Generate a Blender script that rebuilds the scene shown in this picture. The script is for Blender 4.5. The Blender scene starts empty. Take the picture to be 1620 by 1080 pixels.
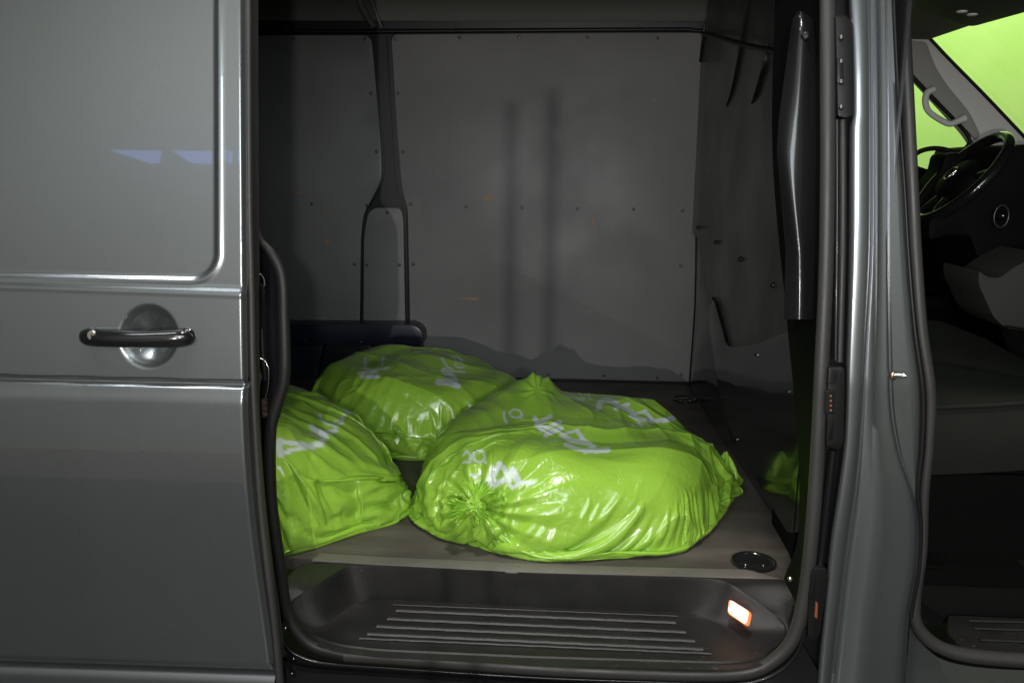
import bpy, bmesh, math, random, time
import numpy as np
from mathutils import Vector, Matrix
T0 = time.time()
sc = bpy.context.scene
R = math.radians
# ------------------------------------------------------------------ camera
F = 1384.0
PITCH, YAW, ROLL = R(11.6), R(3.4), R(.57)
CAM = np.array([0.0, -1.35, 1.33])
_f = np.array([-math.sin(YAW)*math.cos(PITCH), math.cos(YAW)*math.cos(PITCH), -math.sin(PITCH)])
_r = np.array([math.cos(YAW), math.sin(YAW), 0.0]); _u = np.cross(_r, _f)
RT = _r*math.cos(ROLL)+_u*math.sin(ROLL); UP = -_r*math.sin(ROLL)+_u*math.cos(ROLL); FW = _f
cd = bpy.data.cameras.new('camera'); cam = bpy.data.objects.new('camera', cd); sc.collection.objects.link(cam)
cd.sensor_width = 36; cd.lens = F/1620*36; cd.clip_end = 200; cd.clip_start = .02
m = Matrix(((RT[0], UP[0], -FW[0], CAM[0]), (RT[1], UP[1], -FW[1], CAM[1]), (RT[2], UP[2], -FW[2], CAM[2]), (0, 0, 0, 1)))
cam.matrix_world = m
sc.camera = cam
sc.render.engine = 'CYCLES'
sc.cycles.use_denoising = True
sc.cycles.max_bounces = 8
sc.view_settings.view_transform = 'Standard'; sc.view_settings.look = 'None'; sc.view_settings.exposure = 0; sc.view_settings.gamma = 1
# ------------------------------------------------------------------ light
w = bpy.data.worlds.new("World"); sc.world = w; w.use_nodes = True
w.node_tree.nodes['Background'].inputs[0].default_value = (.5, .55, .62, 1); w.node_tree.nodes['Background'].inputs[1].default_value = .01
def lamp(name, loc, aim, energy, size, color=(1, 1, 1), size_y=None, spread=None):
    l = bpy.data.lights.new(name, 'AREA'); l.energy = energy; l.size = size; l.color = color
    if size_y: l.shape = 'RECTANGLE'; l.size_y = size_y
    if spread: l.spread = R(spread)
    o = bpy.data.objects.new(name, l); o.location = loc
    o.rotation_euler = (Vector(aim)-Vector(loc)).to_track_quat('-Z', 'Y').to_euler(); sc.collection.objects.link(o); return o
lamp('hall_ceiling_lamp', (-.05, -.52, 3.7), (.0, .3, .6), 28, .14, (1, .95, .86))
lamp('hall_ceiling_lamp', (.06, -.60, 3.7), (.1, .2, .6), 24, .14, (1, .95, .86))
lamp('hall_work_light', (.16, -2.28, 1.5), (.1, 1.6, 1.1), 10, .05, (1, .95, .9))
lamp('hall_low_light', (-.25, -2.2, 1.22), (.1, 1.0, .9), 16, .012, (1, .93, .86))
lamp('hall_soft_light', (.22, -2.1, 2.0), (-.4, 1.6, 1.1), 18, 1.0, (.85, .93, 1), .8)
lamp('hall_wall_fill', (-1.2, -.95, 3.1), (-.95, -2.4, .65), 36, 1.2, (.97, 1, 1), .5)  # added fill, brightens the hall wall mirrored in the door paint
lamp('green_wall_fill', (2.6, 3.2, 3.6), (2.6, 4.9, 1.2), 150, 1.2, (1, 1, .95), .5)  # added fill out of view, brightens the green wall beyond the cab
# ------------------------------------------------------------------ helpers
def ray(px, py): return FW+RT*((px-810)/F)+UP*((540-py)/F)
def at(px, py, y=None, z=None, x=None):
    d = ray(px, py)
    if y is not None: t = (y-CAM[1])/d[1]
    elif z is not None: t = (z-CAM[2])/d[2]
    else: t = (x-CAM[0])/d[0]
    return CAM+d*t
def atp(px, py, P, N):
    d = ray(px, py); return CAM+d*(np.dot(np.asarray(P)-CAM, N)/np.dot(d, N))
def pix(P):
    d = np.asarray(P)-CAM; z = d@FW
    return 810+F*(d@RT)/z, 540-F*(d@UP)/z
def yb(z):                                      # the van's side: upright below the belt, leaning in above
    t = max(0, z-1.0); u = max(0, .62-z)
    return .07*t+.12*t*t+.25*u*u
def ats(px, py, off=0.0):
    y = off
    for _ in range(9):
        p = at(px, py, y=y); y = yb(p[2])+off
    return at(px, py, y=y)
def kids(o, parent):
    if parent is not None: o.parent = parent
def mesh(name, V, Fc, mat, parent=None, smooth=True, sharp=None):
    me = bpy.data.meshes.new(name); me.from_pydata([tuple(map(float, v)) for v in V], [], [tuple(f) for f in Fc]); me.validate()
    if smooth: me.polygons.foreach_set('use_smooth', [True]*len(me.polygons))
    me.materials.append(mat)
    if sharp: me.set_sharp_from_angle(angle=R(sharp))
    o = bpy.data.objects.new(name, me); sc.collection.objects.link(o); kids(o, parent); return o
def bmobj(name, bm, mat, parent=None, sharp=35):
    me = bpy.data.meshes.new(name); bm.to_mesh(me); bm.free()
    me.polygons.foreach_set('use_smooth', [True]*len(me.polygons)); me.set_sharp_from_angle(angle=R(sharp)); me.materials.append(mat)
    o = bpy.data.objects.new(name, me); sc.collection.objects.link(o); kids(o, parent); return o
def cr(pts, n=8, closed=False):                 # Catmull-Rom through points of any dimension
    P = [np.asarray(p, float) for p in pts]; L = len(P); out = []
    rng = range(L) if closed else range(L-1)
    for i in rng:
        p1, p2 = P[i], P[(i+1) % L]
        p0 = P[(i-1) % L] if (closed or i > 0) else 2*p1-p2
        p3 = P[(i+2) % L] if (closed or i+2 < L) else 2*p2-p1
        # centripetal-ish: clamp tangents by chord
        c = np.linalg.norm((p2-p1)[:2])+1e-9; a = np.linalg.norm((p1-p0)[:2])+1e-9; b = np.linalg.norm((p3-p2)[:2])+1e-9
        m1 = (p2-p0)/(a+c)*c; m2 = (p3-p1)/(b+c)*c
        for k in range(n):
            t = k/n; t2 = t*t; t3 = t2*t
            out.append((2*t3-3*t2+1)*p1+(t3-2*t2+t)*m1+(-2*t3+3*t2)*p2+(t3-t2)*m2)
    if not closed: out.append(P[-1])
    return out
def tube(name, pts, rad, mat, parent=None, k=10, closed=False, flat=1.0, nrm=(0, -1, 0)):
    """pts 3-D, rad scalar or list; flat squashes along nrm"""
    P = [Vector(p) for p in pts]; n = len(P); V = []; Fc = []; nrm = Vector(nrm)
    for i, p in enumerate(P):
        a = P[(i-1) % n] if (closed or i > 0) else p; b = P[(i+1) % n] if (closed or i < n-1) else p
        t = (b-a).normalized(); s = t.cross(nrm)
        if s.length < 1e-4: s = t.cross(Vector((0, 0, 1)))
        s.normalize(); q = s.cross(t).normalized(); r = rad[i] if hasattr(rad, '__len__') else rad
        for j in range(k):
            an = 2*math.pi*j/k; V.append(p+s*(math.cos(an)*r)+q*(math.sin(an)*r*flat))
    rg = n if closed else n-1
    for i in range(rg):
        for j in range(k):
            a = i*k+j; b = i*k+(j+1) % k; c = ((i+1) % n)*k+(j+1) % k; d = ((i+1) % n)*k+j; Fc.append((a, b, c, d))
    if not closed: Fc.append(tuple(range(k))); Fc.append(tuple((n-1)*k+j for j in reversed(range(k))))
    return mesh(name, V, Fc, mat, parent, sharp=60)
def pxtube(name, pl, off, mat, parent, rad, n=8, k=10, flat=1.0, fn=None):
    c = cr(pl, n); fn = fn or (lambda x, y: ats(x, y, off))
    pts = [fn(p[0], p[1]) for p in c]; r = rad if not isinstance(rad, str) else [p[2] for p in c]
    return tube(name, pts, r, mat, parent, k, flat=flat)
def plate(name, out3, thick, mat, parent=None, bev=.0015, n=(0, 1, 0)):
    """closed outline of 3-D points pushed back by thick along n, edges bevelled"""
    bm = bmesh.new(); n = Vector(n)*thick
    vs = [bm.verts.new(tuple(p)) for p in out3]
    f = bm.faces.new(vs); r = bmesh.ops.extrude_face_region(bm, geom=[f])
    ev = [g for g in r['geom'] if isinstance(g, bmesh.types.BMVert)]
    bmesh.ops.translate(bm, verts=ev, vec=n)
    bmesh.ops.recalc_face_normals(bm, faces=bm.faces)
    if bev:
        es = [e for e in bm.edges if len(e.link_faces) == 2 and e.calc_face_angle(0) > .9 and all(v in vs for v in e.verts)]
        try: bmesh.ops.bevel(bm, geom=es, offset=bev, segments=2, affect='EDGES', profile=.6, clamp_overlap=True)
        except Exception: pass
    bmesh.ops.triangulate(bm, faces=[f for f in bm.faces if len(f.verts) > 4])
    return bmobj(name, bm, mat, parent)
def rnd(pts, r=10, n=4):                         # round the corners of a pixel outline; points may carry their own radius
    out = []; L = len(pts)
    for i in range(L):
        p = np.array(pts[i][:2], float); rr = pts[i][2] if len(pts[i]) > 2 else r
        a = np.array(pts[i-1][:2], float)-p; b = np.array(pts[(i+1) % L][:2], float)-p
        la, lb = np.linalg.norm(a), np.linalg.norm(b); q = min(rr, la*.45, lb*.45)
        if q < .6: out.append(p); continue
        A = p+a/la*q; B = p+b/lb*q
        for k in range(n+1):
            t = k/n; out.append((1-t)**2*A+2*t*(1-t)*p+t*t*B)
    return out
def box(bm, c, s, rot=None):
    r = bmesh.ops.create_cube(bm, size=1); 
    M = Matrix.Translation(c)@(rot.to_4x4() if rot else Matrix.Identity(4))@Matrix.Diagonal((*s, 1)); bmesh.ops.transform(bm, matrix=M, verts=r['verts']); return r['verts']
def rbox(name, c, s, mat, parent=None, bev=.003, rot=None):
    bm = bmesh.new(); box(bm, c, s, rot)
    if bev: bmesh.ops.bevel(bm, geom=list(bm.edges), offset=bev, segments=2, affect='EDGES')
    return bmobj(name, bm, mat, parent, 40)
def disc(name, c, n, r, h, mat, parent=None, k=24, dome=.3):
    """low button: axis n"""
    n = Vector(n).normalized(); s = n.orthogonal().normalized(); t = n.cross(s); V = []; Fc = []
    rings = [(r, 0), (r, h*.6), (r*.85, h), (r*.4, h*(1+dome*.7))]
    for rr, hh in rings:
        for j in range(k): a = 2*math.pi*j/k; V.append(Vector(c)+s*(math.cos(a)*rr)+t*(math.sin(a)*rr)+n*hh)
    for i in range(3):
        for j in range(k): Fc.append((i*k+j, i*k+(j+1) % k, (i+1)*k+(j+1) % k, (i+1)*k+j))
    Fc.append(tuple(3*k+j for j in range(k)))
    return mesh(name, V, Fc, mat, parent, sharp=50)
def loft(name, loops, mat, parent=None, closed=True, cap=False, sharp=40):
    n = len(loops[0]); V = [p for L in loops for p in L]; Fc = []
    for i in range(len(loops)-1):
        for j in range(n if closed else n-1): Fc.append((i*n+j, i*n+(j+1) % n, (i+1)*n+(j+1) % n, (i+1)*n+j))
    if cap: Fc.append(tuple((len(loops)-1)*n+j for j in range(n)))
    return mesh(name, V, Fc, mat, parent, sharp=sharp)
def resample(P, n, closed=True):
    P = np.array([np.asarray(p, float) for p in P]); Q = np.vstack([P, P[:1]]) if closed else P
    d = np.r_[0, np.cumsum(np.linalg.norm(np.diff(Q, axis=0), axis=1))]; t = np.linspace(0, d[-1], n+(1 if closed else 0))
    o = np.stack([np.interp(t, d, Q[:, k]) for k in range(Q.shape[1])], -1); return o[:-1] if closed else o
def tag(o, label, cat, group=None): 
    o['label'] = label; o['category'] = cat
    if group: o['group'] = group
# ------------------------------------------------------------------ materials
def mat(name, col, rough=.5, metal=0., spec=.5, coat=0., coat_r=.03, bump=None, var=None, rvar=None, emit=None, estr=1):
    m = bpy.data.materials.new(name); m.use_nodes = True; nt = m.node_tree; b = nt.nodes['Principled BSDF']; L = nt.links
    b.inputs['Base Color'].default_value = (*col, 1); b.inputs['Roughness'].default_value = rough; b.inputs['Metallic'].default_value = metal
    b.inputs['Specular IOR Level'].default_value = spec; b.inputs['Coat Weight'].default_value = coat; b.inputs['Coat Roughness'].default_value = coat_r
    tc = nt.nodes.new('ShaderNodeTexCoord')
    def nz(scale, det=4, stretch=None):
        n = nt.nodes.new('ShaderNodeTexNoise'); n.inputs['Scale'].default_value = scale; n.inputs['Detail'].default_value = det
        if stretch:
            mp = nt.nodes.new('ShaderNodeMapping'); mp.inputs['Scale'].default_value = stretch; L.new(tc.outputs['Object'], mp.inputs[0]); L.new(mp.outputs[0], n.inputs['Vector'])
        else: L.new(tc.outputs['Object'], n.inputs['Vector'])
        return n
    if bump:
        n = nz(bump[0], bump[2] if len(bump) > 2 else 3); bp = nt.nodes.new('ShaderNodeBump'); bp.inputs['Strength'].default_value = bump[1]; bp.inputs['Distance'].default_value = .002
        L.new(n.outputs[0], bp.inputs['Height']); L.new(bp.outputs[0], b.inputs['Normal'])
    if var:
        n = nz(var[0], 6, var[3] if len(var) > 3 else None); rp = nt.nodes.new('ShaderNodeValToRGB'); rp.color_ramp.elements[0].position = .35; rp.color_ramp.elements[1].position = .68
        rp.color_ramp.elements[0].color = (*col, 1); rp.color_ramp.elements[1].color = (*var[1], 1); L.new(n.outputs[0], rp.inputs[0]); L.new(rp.outputs[0], b.inputs['Base Color'])
    if rvar:
        n = nz(rvar[0], 5); mr = nt.nodes.new('ShaderNodeMapRange'); mr.inputs[1].default_value = .3; mr.inputs[2].default_value = .7; mr.inputs[3].default_value = rvar[1]; mr.inputs[4].default_value = rvar[2]
        L.new(n.outputs[0], mr.inputs[0]); L.new(mr.outputs[0], b.inputs['Roughness'])
    if emit: b.inputs['Emission Color'].default_value = (*emit, 1); b.inputs['Emission Strength'].default_value = estr
    return m
M = dict(
 paint=mat('grey_metallic_paint', (.225, .243, .256), .26, .85, .5, 1.0, .02, bump=(900, .02), rvar=(3, .24, .29)),
 pillar=mat('silver_pillar_paint', (.235, .25, .268), .30, .85, .5, 1.0, .10),
 rubber=mat('black_rubber', (.028, .026, .025), .5, bump=(200, .15), rvar=(20, .42, .6)),
 seal=mat('grey_rubber_seal', (.034, .033, .032), .48, bump=(160, .12), rvar=(9, .4, .6)),
 seal_shaded=mat('shaded_rubber_seal', (.011, .011, .011), .5, 0, .35, bump=(160, .12)),
 black=mat('black_plastic', (.008, .008, .008), .4, 0, .3, bump=(500, .1)),
 gloss=mat('black_gloss_plastic', (.01, .01, .011), .14, coat=.5),
 jamb=mat('dark_jamb_paint', (.011, .011, .013), .3, .2, .3, coat=.25, coat_r=.1, rvar=(6, .22, .4)),
 wall=mat('grey_lining_board', (.152, .153, .156), .5, bump=(60, .06), var=(2.2, (.20, .20, .205)), rvar=(5, .45, .65)),
 part=mat('charcoal_partition_board', (.034, .033, .032), .22, coat=.3, coat_r=.12, bump=(25, .03), var=(3, (.042, .041, .040)), rvar=(4, .24, .46)),
 flap=mat('black_gloss_panel', (.012, .012, .013), .13, coat=.3, rvar=(4, .09, .2)),
 steel=mat('dark_teal_body_steel', (.005, .009, .010), .4, .2, coat=.3, coat_r=.2),
 blue=mat('dark_blue_arch_steel', (.008, .013, .028), .38, .2, coat=.3, coat_r=.2, rvar=(7, .3, .5)),
 head=mat('dark_green_grey_headlining', (.085, .095, .085), .7, bump=(300, .1)),
 floor=mat('brown_grey_rubber_floor', (.058, .051, .044), .42, bump=(90, .25), var=(5, (.105, .093, .083), None, (1, 3, 1)), rvar=(8, .36, .6)),
 strip=mat('pale_edge_strip', (.12, .11, .10), .5, bump=(120, .2), var=(9, (.17, .155, .145))),
 step=mat('grained_black_step_plastic', (.011, .0108, .0108), .42, bump=(900, .35, 2), var=(14, (.02, .0195, .019)), rvar=(10, .42, .48)),
 rib=mat('worn_tread_plastic', (.022, .0215, .021), .4, bump=(700, .3, 2)),
 chrome=mat('bright_metal', (.75, .74, .72), .18, 1),
 copper=mat('copper_contact', (.75, .42, .28), .3, 1),
 screw=mat('zinc_screw', (.12, .12, .12), .35, .8),
 lampm=mat('lit_step_lamp', (.8, .4, .3), .3, emit=(1, .62, .45), estr=5.5),
 lampr=mat('orange_lamp_rim', (.7, .16, .05), .3, emit=(1, .22, .06), estr=.9),
 scuff=mat('orange_scuff', (.36, .22, .10), .7),
 scuffl=mat('pale_scuff', (.30, .28, .26), .7),
 green=mat('lime_green_wall_paint', (.31, .54, .09), .45, var=(.55, (.50, .68, .22)), bump=(12, .05)),
 hall=mat('pale_hall_wall', (.62, .62, .58), .7),
 kick=mat('beige_kick_board', (.42, .36, .31), .6),
 ground=mat('dark_concrete_floor', (.018, .019, .020), .5, bump=(14, .2), var=(1.3, (.028, .028, .028)), rvar=(3, .35, .6)),
 glasspane=mat('x', (1, 1, 1)),
 sky=mat('daylight_window', (.3, .4, .8), .5, emit=(.42, .52, 1), estr=1.5),
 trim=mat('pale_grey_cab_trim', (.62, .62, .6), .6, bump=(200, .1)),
 trims=mat('shaded_cab_pillar_trim', (.30, .30, .28), .7),
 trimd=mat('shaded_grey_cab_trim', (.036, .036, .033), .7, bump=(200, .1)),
 liner=mat('grey_cab_headliner', (.19, .19, .17), .8, bump=(260, .1)),
 seat=mat('dark_seat_cloth', (.013, .0145, .012), .9, 0, .2, bump=(420, .35), var=(40, (.014, .0155, .0125))),
 rust=mat('orange_spring', (.25, .07, .03), .5),
 dash=mat('black_dashboard', (.0035, .0035, .0035), .6, 0, .08, bump=(300, .15)),
 key=mat('lock_cylinder_metal', (.66, .63, .55), .28, .9),
)
M['paint'].node_tree.nodes['Principled BSDF'].inputs['Coat IOR'].default_value = 1.85; M['pillar'].node_tree.nodes['Principled BSDF'].inputs['Coat IOR'].default_value = 1.6
def specks(m, scale, thr, col, dens, mask_scale):      # crumbs, dust and small scratches
    nt = m.node_tree; b = nt.nodes['Principled BSDF']; L = nt.links; src = b.inputs['Base Color'].links; tc = nt.nodes.new('ShaderNodeTexCoord')
    v = nt.nodes.new('ShaderNodeTexVoronoi'); v.inputs['Scale'].default_value = scale; n = nt.nodes.new('ShaderNodeTexNoise'); n.inputs['Scale'].default_value = mask_scale; n.inputs['Detail'].default_value = 6
    w_ = nt.nodes.new('ShaderNodeTexNoise'); w_.inputs['Scale'].default_value = scale*2.2; va = nt.nodes.new('ShaderNodeVectorMath'); va.operation = 'MULTIPLY_ADD'; va.inputs[1].default_value = (1.2/scale,)*3
    L.new(tc.outputs['Object'], w_.inputs['Vector']); L.new(w_.outputs['Color'], va.inputs[0]); L.new(tc.outputs['Object'], va.inputs[2]); L.new(va.outputs[0], v.inputs['Vector']); L.new(tc.outputs['Object'], n.inputs['Vector'])
    a = nt.nodes.new('ShaderNodeMath'); a.operation = 'LESS_THAN'; a.inputs[1].default_value = thr; L.new(v.outputs['Distance'], a.inputs[0])
    c = nt.nodes.new('ShaderNodeMapRange'); c.inputs[1].default_value = .5; c.inputs[2].default_value = .62; c.inputs[4].default_value = dens; L.new(n.outputs[0], c.inputs[0])
    d = nt.nodes.new('ShaderNodeMath'); d.operation = 'MULTIPLY'; L.new(a.outputs[0], d.inputs[0]); L.new(c.outputs[0], d.inputs[1])
    mx = nt.nodes.new('ShaderNodeMix'); mx.data_type = 'RGBA'; mx.inputs['B'].default_value = (*col, 1); L.new(d.outputs[0], mx.inputs['Factor'])
    if src: L.new(src[0].from_socket, mx.inputs['A'])
    else: mx.inputs['A'].default_value = b.inputs['Base Color'].default_value
    L.new(mx.outputs['Result'], b.inputs['Base Color'])
specks(M['step'], 55, .13, (.12, .115, .11), .6, 5); specks(M['step'], 9, .34, (.015, .0145, .0145), .4, 6)
specks(M['floor'], 38, .12, (.20, .18, .16), .6, 4); specks(M['floor'], 6, .36, (.115, .10, .088), .7, 3)
specks(M['strip'], 50, .16, (.08, .07, .06), .8, 6)
specks(M['wall'], 16, .10, (.25, .245, .24), .5, 3); specks(M['wall'], 4, .33, (.20, .197, .192), .45, 2)
specks(M['part'], 14, .10, (.10, .10, .095), .6, 3); specks(M['seal'], 60, .12, (.10, .095, .09), .6, 8)
g = M['glasspane']; g.name = 'clear_window_glass'; nt = g.node_tree; nt.nodes.clear()
o_ = nt.nodes.new('ShaderNodeOutputMaterial'); mx = nt.nodes.new('ShaderNodeMixShader'); tr = nt.nodes.new('ShaderNodeBsdfTransparent'); gl = nt.nodes.new('ShaderNodeBsdfGlossy'); fr = nt.nodes.new('ShaderNodeFresnel')
tr.inputs[0].default_value = (.86, .92, .86, 1); gl.inputs['Roughness'].default_value = .02; fr.inputs[0].default_value = 1.3
nt.links.new(fr.outputs[0], mx.inputs[0]); nt.links.new(tr.outputs[0], mx.inputs[1]); nt.links.new(gl.outputs[0], mx.inputs[2]); nt.links.new(mx.outputs[0], o_.inputs[0])
# bag film: thin, glossy, a little translucent, with the pale printed lettering read from the mesh
bagm = bpy.data.materials.new('lime_green_bag_film'); bagm.use_nodes = True; nt = bagm.node_tree; b = nt.nodes['Principled BSDF']; L = nt.links
at_ = nt.nodes.new('ShaderNodeAttribute'); at_.attribute_name = 'print'
mixc = nt.nodes.new('ShaderNodeMix'); mixc.data_type = 'RGBA'; mixc.inputs['A'].default_value = (.41, .73, .08, 1); mixc.inputs['B'].default_value = (.84, .95, .92, 1)
L.new(at_.outputs['Fac'], mixc.inputs['Factor']); L.new(mixc.outputs['Result'], b.inputs['Base Color'])
b.inputs['Roughness'].default_value = .2; b.inputs['Coat Weight'].default_value = .9; b.inputs['Coat Roughness'].default_value = .04
tc = nt.nodes.new('ShaderNodeTexCoord'); n1 = nt.nodes.new('ShaderNodeTexNoise'); n1.inputs['Scale'].default_value = 28; n1.inputs['Detail'].default_value = 5; n1.inputs['Distortion'].default_value = 1.2
L.new(tc.outputs['Object'], n1.inputs['Vector'])
v1 = nt.nodes.new('ShaderNodeTexVoronoi'); v1.inputs['Scale'].default_value = 21
wv = nt.nodes.new('ShaderNodeVectorMath'); wv.operation = 'MULTIPLY_ADD'; wv.inputs[1].default_value = (.16, .16, .16); L.new(n1.outputs['Color'], wv.inputs[0]); L.new(tc.outputs['Object'], wv.inputs[2]); L.new(wv.outputs[0], v1.inputs['Vector'])
ad = nt.nodes.new('ShaderNodeMath'); ad.operation = 'MULTIPLY_ADD'; ad.inputs[1].default_value = 1.3; L.new(v1.outputs['Distance'], ad.inputs[0]); L.new(n1.outputs[0], ad.inputs[2])
bp = nt.nodes.new('ShaderNodeBump'); bp.inputs['Strength'].default_value = .22; bp.inputs['Distance'].default_value = .004; L.new(ad.outputs[0], bp.inputs['Height']); L.new(bp.outputs[0], b.inputs['Normal'])
tl = nt.nodes.new('ShaderNodeBsdfTranslucent'); L.new(mixc.outputs['Result'], tl.inputs[0]); L.new(bp.outputs[0], tl.inputs['Normal'])
ms = nt.nodes.new('ShaderNodeMixShader'); ms.inputs[0].default_value = .27; L.new(b.outputs[0], ms.inputs[1]); L.new(tl.outputs[0], ms.inputs[2]); L.new(ms.outputs[0], nt.nodes['Material Output'].inputs[0])
# ------------------------------------------------------------------ the hall round the van
def sheet(name, c, u, v, mt):
    c, u, v = map(Vector, (c, u, v)); return mesh(name, [c-u-v, c+u-v, c+u+v, c-u+v], [(0, 1, 2, 3)], mt, smooth=False)
gr = sheet('ground', (0, 0, 0), (9, 0, 0), (0, 9, 0), M['ground']); gr['kind'] = 'structure'
hw = sheet('wall', (0, -2.42, 2.6), (9, 0, 0), (0, 0, 2.6), M['hall']); hw['kind'] = 'structure'
hk = rbox('wall_base', (0, -2.39, .10), (18, .04, .20), M['kick']); hk['kind'] = 'structure'
gw = mesh('wall', [(-3, 5.2, 0), (9, 5.2, 0), (9, 5.2, 5.4), (-3, 5.2, 5.4)], [(0, 1, 2, 3)], M['green'], smooth=False); gw['kind'] = 'structure'
wn = bpy.data.objects.new('daylight_window', None); sc.collection.objects.link(wn)
tag(wn, 'narrow bluish daylight window high in the hall wall, mirrored in the sliding door paint', 'window')
for x0, x1, cut in ((-1.99, -1.76, .06), (-1.71, -1.44, .03), (-1.40, -.95, 0)):
    plate('window_pane', [(x0+cut*3, -2.418, 2.02), (x1, -2.418, 2.02), (x1, -2.418, 2.10), (x0, -2.418, 2.10)], .01, M['sky'], wn, 0, (0, -1, 0))
for k, (x, hgt) in enumerate(((-.210, 1.29), (-.238, 1.28))):  # unseen poles added to throw two thin shadows on the bay wall
    st = bpy.data.objects.new('shadow_pole', None); sc.collection.objects.link(st); st.location = (x, -1.42-.02*k, 0)
    tag(st, ('slim black pole added unseen behind the viewpoint to cast a wall shadow, right one of two', 'slim black pole added unseen behind the viewpoint to cast a wall shadow, left one of two')[k], 'pole', 'unseen poles added to cast shadows')
    tube('shaft', [(0, 0, .0), (0, 0, hgt)], .004, M['black'], st, 10, nrm=(0, 1, 0)); disc('foot', (0, 0, 0), (0, 0, 1), .007, .01, M['black'], st)
# ------------------------------------------------------------------ the van
van = bpy.data.objects.new('delivery_van', None); sc.collection.objects.link(van)
tag(van, 'grey panel van with its side door slid open on a bare cargo bay', 'van')
FZ = .57; BY = 1.68
# --- sliding door skin
bnd = cr([(386, -190), (386.5, 150), (387.5, 300), (389, 450), (391.5, 600), (396, 700), (404, 800), (414, 890), (428, 1000), (438, 1090)], 10)
bx = np.array([p[0] for p in bnd]); by_ = np.array([p[1] for p in bnd])
def sm(a, b, x): t = min(1, max(0, (x-a)/(b-a))); return t*t*(3-2*t)
def door_h(px, py):
    h = 0.
    # blank window field, rounded corner at lower right
    bot = 438+px*.022; cx, cy, r = 346-46, bot-46, 46
    qx = px-cx; qy = py-cy
    d = (math.hypot(max(qx, 0), max(qy, 0)) if (qx > 0 or qy > 0) else max(qx, qy))-r    # <0 inside
    h += -.0035*(1-sm(-9, -1, d)) + .0022*math.exp(-((d-1.5)/4.0)**2) 
    cre = 455+px*.034
    h += .006*sm(cre-17, cre-1, py)-.001*sm(cre-1, cre+3, py)
    gv = 598.5+px*.024
    h += -.010*math.exp(-(((py-gv)/4.2)**4))
    h += .004*sm(gv+4, gv+30, py)*(1-sm(620, 1040, py))
    h += .006*math.sin(max(0, min(1, (py-gv-5)/440))*math.pi)
    lo = 1040+px*.034
    h -= .012*sm(lo-6, lo+3, py)
    rr = math.hypot((px-237)/46.5, (py-531)/50.)
    if rr < 1.08: h += -.020*(1-sm(.0, 1.0, rr)**1.6)*(1-sm(.93, 1.04, rr)) - .003*(1-sm(.9, 1.02, rr))
    e = np.interp(py, by_, bx)-px
    h -= .008*(1-sm(0, 9, e))**2
    return h
def grid_surface(name, cols, rows, fn, mt, parent, sharp=None):
    V = [fn(c, r) for r in rows for c in cols]; n = len(cols)
    Fc = [(i*n+j, i*n+n+j, i*n+n+j+1, i*n+j+1) for i in range(len(rows)-1) for j in range(n-1)]
    return mesh(name, V, Fc, mt, parent, sharp=sharp)
rows = list(np.arange(-180, -2, 6.))+list(np.arange(0, 1056, 3.)); us = np.r_[np.linspace(0, .5, 30)[:-1], np.linspace(.5, .98, 120)[:-1], np.linspace(.98, 1, 9)]
def dpt(u, py):
    xb = np.interp(py, by_, bx); px = -420+u*(xb+420)
    py2 = py if py < 1000 else py+(px*.034-5)*((py-1000)/55.)
    p = ats(px, py2, -.09); 
    n = np.array([0, -1, 0.]); return p+n*door_h(px, py2)
door = grid_surface('sliding_door', us, rows, dpt, M['paint'], van)
# returned front edge of the door
def edge_pt(k, py):
    p = dpt(1.0, py); return p+np.array([.0012*k, .007*k, 0])
grid_surface('door_edge', [0, .5, 1, 2, 3, 5], rows[::4], edge_pt, M['rubber'], door)
pxtube('edge_rubber', [(393, -180, .0042), (395, 300, .0042), (398, 450, .0046), (401, 600, .005), (406, 700, .0055), (413, 800, .006), (423, 890, .0065), (435, 990, .0065), (444, 1090, .0065)], -.078, M['seal'], door, 'r', flat=1.3)
# sill below the door
def sill_pt(u, v):
    px = -420+u*855; py = 1048+px*.034+v*60; p = ats(px, py, -.075); return p+np.array([0, .02*math.exp(-v*14)-.006*math.sin(v*3), 0])
grid_surface('sill_panel', np.linspace(0, 1, 20), [0, .03, .06, .1, .15, .25, .4, .7, 1, 1.4], sill_pt, M['pillar'], van)
# handle
hd = []
pts = []; rad = []
for t in np.linspace(0, 1, 33):
    px = 134+t*176; p = ats(px, 530+t*2, -.09); lift = .008+.020*math.sin(t*math.pi)**.7
    pts.append(p+np.array([0, -lift, 0])); rad.append(.0142*(math.sqrt(max(.02, 1-(abs(t-.5)*2)**14)))*(1.0-.12*math.sin(t*math.pi)))
hdl = tube('door_handle', pts, rad, M['gloss'], door, 16, flat=.75)
for px in (146, 298):
    p = ats(px, 531, -.09); disc('handle_mount', p+np.array([0, .004, 0]), (0, -1, 0), .0135, .012, M['gloss'], hdl)
p = ats(146, 530.5, -.118); lk = disc('lock_cylinder', p+np.array([0, .002, 0]), (0, -1, 0), .0078, .004, M['key'], hdl, dome=.05)
rbox('key_slot', tuple(p+np.array([0, -.0026, 0])), (.0012, .0012, .0055), M['black'], hdl, 0)
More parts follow.
